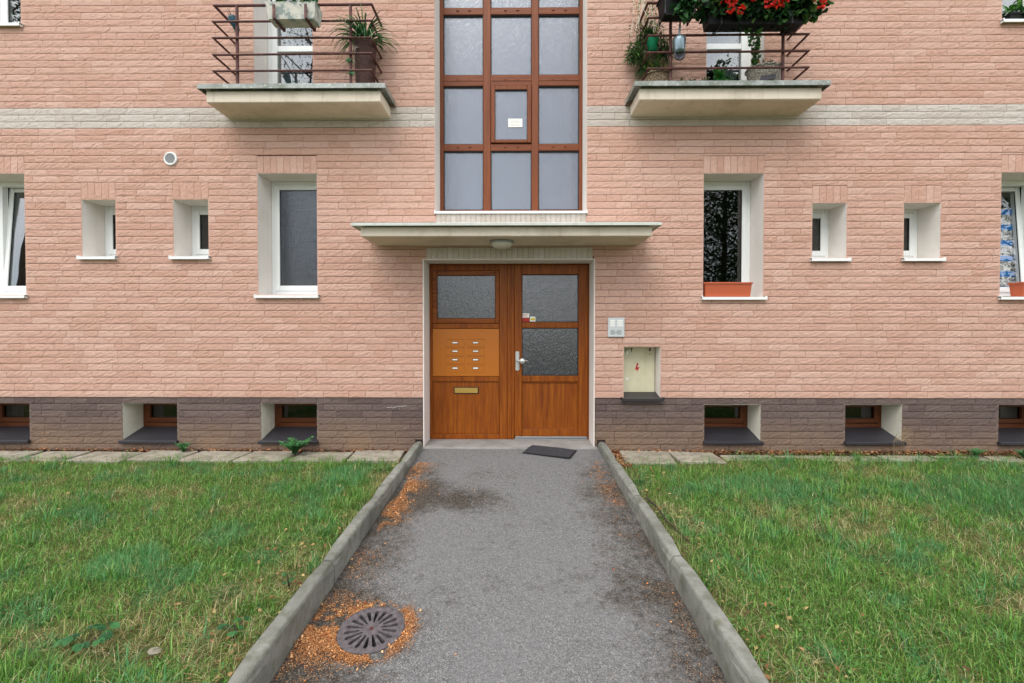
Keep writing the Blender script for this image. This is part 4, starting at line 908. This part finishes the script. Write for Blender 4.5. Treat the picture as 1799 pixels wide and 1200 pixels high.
# ------------------------------------------------------------------ lawn grass
def in_view(x, y, mrg): return np.abs(x) < 1.16*(y+5.2)+mrg
def scatter(n, x0, x1, y0, y1, rng): return rng.uniform(x0, x1, n), rng.uniform(y0, y1, n)
def grass(seed):
    rng = np.random.default_rng(seed); X = []; Y = []
    for (x0, x1) in ((-8.2, XL-.10), (XR+.10, 8.2)):
        n = 640000; x, y = scatter(n, x0, x1, -4.3, -.14, rng); ok = (y < -.28) | (x > 2.35+.3*rng.random(n)); x, y = x[ok], y[ok]; n = len(x)
        d = np.hypot(x, y+5.2); keep = rng.random(n) < np.where(in_view(x, y, .7), 1., .12)*np.clip(2.4/d, .35, 1.)
        X.append(x[keep]); Y.append(y[keep])
        x, y = scatter(26000, x0, x1, -9, -4.3, rng); X.append(x); Y.append(y)
    x = np.concatenate(X); y = np.concatenate(Y)
    big = vnoise(x, y, 1.1, 21); md = vnoise(x, y, 3.1, 22); fi = vnoise(x, y, 9., 23); cl = vnoise(x, y, 22., 25)
    wall = np.clip((y+np.where(x > 2.35, .10, .28))/-.35, 0, 1)
    dry = np.clip((md*.6+big*.35+fi*.45-.77)*3.4, 0, 1)
    kerbd = np.minimum(np.where(x < 0, -x-1.19, x-1.03), 9.); dry = np.clip(dry+np.clip(.32-kerbd, 0, .3)*1.8*(fi > .3), 0, 1)
    lush = np.clip(1-np.hypot((x-4.6)/1.6, (y+1.35)/.75), 0, 1)+.6*np.clip(1-np.hypot((x-2.2)/.9, (y+1.2)/.6), 0, 1)+.5*np.clip(1-np.hypot((x+1.7)/.5, (y+.8)/.5), 0, 1)+.7*np.clip(1-np.hypot((x+2.4)/.35, (y+2.5)/.3), 0, 1)
    dry = np.clip(dry+.9*np.clip(1-np.hypot((x+1.45)/.45, (y+2.95)/.45), 0, 1)*(fi > .25)-lush, 0, 1)
    dens = np.clip(.5+.7*cl+.4*lush-.75*dry*(cl < .7), .08, 1)*(.35+.65*wall)*np.clip(.25+kerbd*6, 0, 1)
    k = rng.random(len(x)) < dens; x, y, big, md, fi, dry, lush, cl = [a[k] for a in (x, y, big, md, fi, dry, lush, cl)]
    n = len(x); P = np.stack([x, y, lawn_z(x, y)-.004], 1)
    L = (.034+.058*rng.random(n)**1.5)*(.75+.5*cl+.9*lush)*(1+.8*(rng.random(n) < .03)); lean = np.clip(np.where(rng.random(n) < .72, rng.uniform(.62, .99, n), rng.uniform(.15, .7, n)), 0, .988); W = .0013+.0017*rng.random(n)+.0022*(rng.random(n) < .06)
    az = rng.random(n)*6.283+0; az = np.where(lush > .3, rng.normal(2.6, .9, n), az)
    V, F = blades(P, L, W, az, lean, rng)
    g1 = palette(n, [(72,122,42), (92,142,50), (112,158,64), (52,98,38), (136,172,92)], rng, .18); g2 = palette(n, [(62,118,60), (80,138,74), (106,156,96)], rng, .15); g3 = palette(n, [(170,164,104), (188,178,128), (140,130,80), (136,148,72), (202,194,150)], rng, .15)
    pick = rng.random(n); blue = vnoise(x, y, 5., 31) > .7
    c = np.where(((lush > .25) | blue)[:, None], g2, g1); c = np.where((pick < .06+.6*dry)[:, None], g3, c)
    C = np.repeat(c, 5, 0)
    # small round clover leaves and dry thatch between the blades
    m = 26000; j = rng.choice(n, m); q = P[j]+np.stack([rng.normal(0, .02, m), rng.normal(0, .02, m), .012+.03*rng.random(m)], 1); a = rng.random(m)*6.283
    V2, F2 = leafset(q, np.stack([np.cos(a), np.sin(a), rng.normal(0, .3, m)], 1), np.stack([rng.normal(0, .4, m), rng.normal(0, .4, m), np.ones(m)], 1), .008+.014*rng.random(m), .007+.009*rng.random(m), .1)
    C2 = np.repeat(palette(m, [(70,120,56), (88,136,70), (58,100,54), (112,150,84)], rng, .15), 5, 0)
    m = 22000; pw = .06+dry; j = rng.choice(n, m, p=pw/pw.sum()); q = P[j]+np.stack([0*j, 0*j, .004+.03*rng.random(m)], 1)
    V3, F3 = blades(q, .05+.08*rng.random(m), .001+.0012*rng.random(m), rng.random(m)*6.283, rng.uniform(.9, .995, m), rng)
    C3 = np.repeat(palette(m, [(178,164,116), (150,128,84), (196,186,144), (120,98,66)], rng, .15), 5, 0)
    # coarse tufts standing above the sward
    T = 900; j = rng.choice(n, T, p=(.15+lush+(big > .55))/(.15+lush+(big > .55)).sum()); nb = 26; tc_ = np.repeat(P[j], nb, 0); m = len(tc_); sz = np.repeat(.6+.7*rng.random(T), nb)
    q = tc_+np.stack([rng.normal(0, .022, m)*sz, rng.normal(0, .022, m)*sz, 0*sz], 1); off = q-tc_; a = np.arctan2(off[:, 1], off[:, 0])+rng.normal(0, .6, m)
    V4, F4 = blades(q, (.06+.09*rng.random(m))*sz, .002+.0028*rng.random(m), a, np.clip(rng.uniform(.25, .95, m), 0, .98), rng); hue = np.repeat(rng.random(T) < .45, nb)
    C4 = np.repeat(np.where(hue[:, None], palette(m, [(58,116,62), (78,138,80), (104,158,104)], rng, .14), palette(m, [(78,134,44), (100,152,56), (62,112,40), (128,166,84)], rng, .14)), 5, 0)
    F = np.concatenate([F, F2+len(V), F3+len(V)+len(V2), F4+len(V)+len(V2)+len(V3)]); V = np.concatenate([V, V2, V3, V4]); C = np.concatenate([C, C2, C3, C4])
    return kind(npmesh('grass', V, F, M_LEAF, None, C), 'stuff', 'uneven green and straw coloured lawn grass on both sides of path', 'grass')
grass(41)
def flat_leaves(name, n, posf, size, cols, seed, label, cat, thick=.012):
    rng = np.random.default_rng(seed); P = posf(n, rng); n = len(P); az = rng.random(n)*6.283
    D = np.stack([np.cos(az), np.sin(az), rng.normal(0, .25, n)], 1); N = np.stack([rng.normal(0, .35, n), rng.normal(0, .35, n), np.ones(n)], 1)
    L = size*(.5+rng.random(n)); V, F = leafset(P, D, N, L, L*(.35+.35*rng.random(n)), .2)
    return kind(npmesh(name, V, F, M_CHIP, None, np.repeat(palette(n, cols, rng, .15), 5, 0)), 'stuff', label, cat)
def lawnpos(n, rng):
    x = np.where(rng.random(n) < .5, rng.uniform(-6, XL-.12, n), rng.uniform(XR+.12, 6, n)); y = rng.uniform(-3.6, -.35, n)
    ed = rng.random(n) < .6; off = rng.random(n)**1.5*.45; x = np.where(ed, np.where(x < 0, XL-.11-off, XR+.11+off), x)
    return np.stack([x, y, lawn_z(x, y)+.012+.03*rng.random(n)], 1)
BROWN = [(134,98,66), (112,80,56), (160,128,90), (92,68,50), (176,152,104)]
flat_leaves('fallen_leaves', 800, lawnpos, .028, BROWN, 51, 'scattered dry brown leaves lying in the grass', 'leaves')
def litter(n, rng):
    r = rng.random(n) < .68; x = np.where(r, rng.uniform(1.1, 6.6, n), rng.uniform(-6.6, -1.2, n)); y = np.where(r, rng.uniform(-.10, -.0, n), rng.uniform(-.055, .0, n))
    g = rng.random(n) < .2; x = np.where(g, rng.uniform(1.04, 1.2, n), x); y = np.where(g, rng.uniform(-.6, -.05, n), y)
    return np.stack([x, y, -.045+.03*rng.random(n)], 1)
flat_leaves('leaf_litter', 4200, litter, .028, [(150,100,66), (112,74,50), (176,130,90), (84,58,42)], 52, 'brown leaf litter blown against the foot of the plinth', 'leaves')
# ------------------------------------------------------------------ wood chips on the path
def chips(seed):
    rng = np.random.default_rng(seed); P = []
    def add(n, x, y, top=.006): P.append(np.stack([x, y, .045*y+.0015+top*rng.random(len(x))], 1))
    nz = lambda x, y: vnoise(x, y, 9., 61)*.6+vnoise(x, y, 28., 62)*.5
    def masked(n, x, y, th, top=.006):
        k = nz(x, y)+rng.normal(0, .06, len(x)) > th; k &= np.hypot(x-GX, y-GY) > GR+.004; k &= (x > XL+.006) & (x < XR-.006); add(0, x[k], y[k], top)
    n = 26000; y = rng.uniform(-1.95, -.5, n); x = XL+np.abs(rng.normal(0, .10, n))+.01+.05*np.sin(y*4)**2; masked(n, x, y, .50)
    n = 14000; y = rng.uniform(-1.72, -1.0, n); x = XL+.06+np.abs(rng.normal(.03, .07, n)); masked(n, x, y, .40, .012)
    n = 8000; y = rng.uniform(-3.6, -1.7, n); x = XL+np.abs(rng.normal(0, .13, n))+.01; masked(n, x, y, .57)
    n = 26000; a = rng.uniform(0, 6.283, n); r = GR+.004+np.abs(rng.normal(0, .032, n)); masked(n, GX+r*np.cos(a), GY+r*np.sin(a), .42, .008)
    n = 30000; x = rng.normal(-.98, .075, n); y = rng.normal(-2.95, .10, n); masked(n, x, y, .36, .012)
    n = 8000; y = rng.uniform(-3.4, -.5, n); x = XR-np.abs(rng.normal(0, .14, n))-.01; masked(n, x, y, .60)
    n = 7000; y = rng.uniform(-1.5, -.45, n); x = rng.normal(.83, .06, n); masked(n, x, y, .48)
    n = 4000; x = rng.uniform(XL+.02, XR-.02, n); y = rng.uniform(-3.6, -.35, n); k = rng.random(n) < .25+.75*(np.abs(x+.08)/1.02)**3; add(0, x[k], y[k], .002)
    P = np.concatenate(P); n = len(P); az = rng.random(n)*6.283; D = np.stack([np.cos(az), np.sin(az), rng.normal(.1, .35, n)], 1); N = np.stack([rng.normal(0, .5, n), rng.normal(0, .5, n), np.ones(n)], 1)
    L = .0022+.0042*rng.random(n)**2+.012*(rng.random(n) < .012); V, F = leafset(P, D, N, L, L*(.4+.5*rng.random(n)), .2)
    return kind(npmesh('wood_chips', V, F, M_CHIP, None, np.repeat(palette(n, [(196,140,92), (178,114,66), (214,168,120), (148,90,52), (204,152,104), (108,70,46)], rng, .14), 5, 0)), 'stuff', 'orange wood chips drifted along kerbs and round the drain cover', 'wood chips')
chips(55)
# ------------------------------------------------------------------ weeds and small finds
def fern(x, y, h, nfr, seed, label, cols=((66,122,66), (84,140,78), (52,104,56))):
    rng = np.random.default_rng(seed); t = tag(empty('weed_plant', (x, y, -.045)), label, 'plant'); m = MB(); P = []; D = []; N = []; L = []
    for k in range(nfr):
        az = rng.random()*6.283; ln = h*(.6+.5*rng.random()); ou = .95*rng.random()**.8+.05; pts = []
        for q in np.linspace(0, 1, 9): pts.append(np.array([math.cos(az)*ln*ou*q**1.4, math.sin(az)*ln*ou*q**1.4*.6, ln*(q-.28*q*q)]))
        m.tube(pts, .003, 4, .001)
        for i in range(1, 9):
            tn = pts[i]-pts[i-1]; sd = np.cross(tn, (0, 0, 1.)); sd /= np.linalg.norm(sd)+1e-9
            for s in (-1, 1): P.append(pts[i]); D.append(sd*s+tn/np.linalg.norm(tn)*.8); N.append(np.array([0, -.5, 1.])+rng.normal(0, .2, 3)); L.append(h*.25*(1-abs(i/9-.45))*(.7+.5*rng.random()))
    m.build('stems', M_TRUNK, t); L = np.array(L); V, F = leafset(np.array(P), np.array(D), np.array(N), L, L*.42); npmesh('leaves', V, F, M_LEAF, t, np.repeat(palette(len(L), list(cols), rng, .15), 5, 0)); return t
fern(-2.52, -.20, .24, 40, 1, 'bushy green weed before the cellar window left of the door')
fern(-3.87, -.10, .15, 18, 2, 'small green weed at the plinth foot right of the second cellar window')
fern(5.15, -.2, .13, 22, 3, 'dark green weed at the wall foot below the far right cellar window')
fern(5.65, -.22, .13, 20, 6, 'leafy weed nearest the right picture edge at the wall foot')
def broad(x, y, n, s, seed, label):
    rng = np.random.default_rng(seed); t = tag(empty('broad_leaf_weed', (x, y, float(lawn_z(x, y)))), label, 'plant'); P = []; D = []; N = []; L = []; m = MB()
    for k in range(n):
        az = rng.random()*6.283; r = s*(.3+rng.random()); q = np.array([r*math.cos(az), r*math.sin(az), (.05+.04*rng.random())]); m.tube([(0, 0, 0), q*.6+np.array([0, 0, .02]), q], .0016, 4)
        for a in (-.9, 0, .9): P.append(q); D.append(np.array([math.cos(az+a), math.sin(az+a), -.1])); N.append(np.array([.1, -.2, 1.])); L.append(s*.55*(.8+.4*rng.random()))
    m.build('stems', M_TRUNK, t); L = np.array(L); V, F = roundleaf(np.array(P), np.array(D), np.array(N), L, L*.8, .12); npmesh('leaves', V, F, M_LEAF, t, np.repeat(palette(len(L), [(50,100,54), (64,114,62), (42,86,48)], rng, .1), 9, 0))
broad(-1.98, -3.2, 9, .075, 1, 'three-lobed broad-leaved weed in the near left lawn')
broad(-1.35, -3.12, 8, .05, 2, 'light green leafy weed beside the near left kerb')
broad(-1.30, -2.7, 6, .035, 3, 'small leafy weed by the left kerb level with the drain')
t = tag(empty('dry_grass_stalks', (4.35, -.2, -.06)), 'tall pale dry grass stalks before the right plinth', 'plant'); m = MB()
for k in range(7):
    x = rr.uniform(-.18, .12); pts = [(x, 0, 0), (x+rr.uniform(-.04, .04), -.01, .2), (x+rr.uniform(-.09, .09), -.02, .30+.12*rr.random())]; m.tube(pts, .0016, 4, .0008)
    for j in range(3): p = pts[2]; m.tube([pts[1], (p[0]+rr.uniform(-.07, .07), -.03, p[2]+rr.uniform(-.06, .03))], .0012, 3, .0006)
m.build('stalks', M_STRAW, t)
t = tag(MB().tube([(1.08, -1.5, .0), (1.12, -1.7, -.006), (1.11, -1.95, -.002), (1.16, -2.25, -.01)], .007, 6, .004).tube([(1.12, -1.7, -.004), (1.09, -1.58, .012), (1.085, -1.45, .01)], .004, 5, .002).build('fallen_twig', M_TRUNK), 'thin bare twig lying in grass beside the right kerb', 'twig')
rg4 = np.random.default_rng(9); m = MB().lathe([(0, 0), (.016, .002), (.023, .009), (.02, .016), (.009, .021), (0, .021)], (0, 0, 0), 'z', 8); jt = [rg4.normal(0, .0022, 3) for _ in m.v]
m.v = [tuple(np.array(p)*(1.5, .8, 1)+q) for p, q in zip(m.v, jt)]
tag(m.build('pale_stone', M_SLAB, xf=lambda p: (-1.63+p[0], -3.24+p[1], -.03+p[2])), 'small pale stone lying in the near left lawn', 'stone')
# ------------------------------------------------------------------ trees across the lawn, mirrored in the panes
def tree(x, y, h, r, base, nl, size, seed, label, cols, conifer=False, name='tree'):
    rng = np.random.default_rng(seed); t = tag(empty(name, (x, y, -.06)), label, 'tree', 'trees behind the viewer'); m = MB()
    top = np.array([rng.normal(0, .2), rng.normal(0, .2), h*.92]); m.tube([(0, 0, 0), (top[0]*.3, top[1]*.3, h*.35), (top[0]*.7, top[1]*.7, h*.7), top], h*.018+.05, 9, .02); ends = []
    for k in range(26):
        z = base+(h-base)*(k+.5)/26; f = (1-(z-base)/(h-base)) if conifer else math.sqrt(max(.05, 1-((z-(base+h)/2)/((h-base)/2))**2)); a = k*2.4; rr_ = r*f*(.75+.4*rng.random()); p0 = top*z/(h*.92); p0[2] = z-.3*rr_*(0 if conifer else 1)
        p2 = np.array([math.cos(a)*rr_, math.sin(a)*rr_, z+(-.15*rr_ if conifer else .25*rr_)]); p1 = (p0+p2)/2+np.array([0, 0, .1*rr_]); m.tube([p0, p1, p2], .05, 5, .012); ends.append((p0, p1, p2))
    m.build('trunk', M_TRUNK, t); E0 = np.array([e[0] for e in ends]); E1 = np.array([e[1] for e in ends]); E2 = np.array([e[2] for e in ends])
    i = rng.integers(0, len(ends), nl); u = rng.random((nl, 1))**.6; P = E0[i]*(1-u)**2+2*E1[i]*u*(1-u)+E2[i]*u*u+rng.normal(0, 1, (nl, 3))*r*(.07 if conifer else .15)*(.4+u)
    D = rdir(nl, rng); D[:, 2] -= .3; L = size*(.6+.8*rng.random(nl)); V, F = leafset(P, D, rdir(nl, rng)+np.array([0, 0, .6]), L, L*.6); npmesh('crown', V, F, M_LEAF, t, np.repeat(palette(nl, cols, rng, .2), 5, 0))
GC = [(34,58,26), (46,76,32), (60,92,40), (28,48,24)]
tree(10.5, -17, 10.5, 3.8, 1.2, 24000, .14, 1, 'dense leafy tree mirrored dark in the right tall window', GC)
tree(4.2, -23, 19, 3.4, 3.0, 11000, .22, 2, 'leafy tree mirrored in right panes of stairwell window', GC)
tree(-12, -19, 18, 3.4, 4.5, 4200, .11, 3, 'tall loose-crowned tree mirrored in the left balcony door', GC)
tree(-27, -20, 9, 2.0, .4, 5000, .2, 4, 'small conifer mirrored at the bottom of the far left window', GC, True)
tree(16, -24, 19, 4.2, 3, 5000, .12, 5, 'tall tree with open top mirrored in right balcony door', GC)
tree(-8, -34, 9, 4., .8, 5000, .3, 8, 'broad far tree mirrored in the left sidelight pane', GC)
tree(-34, -24, 25, 4., 14, 5000, .2, 9, 'tall tree mirrored in the upper left window', GC)
tree(30, -20, 15, 5, 1.5, 4500, .3, 10, 'spreading tree mirrored in the far right windows', GC)
tree(-14.5, -26, 11, 4.0, 1.0, 7000, .26, 12, 'round leafy tree mirrored in the streaked left window', GC)
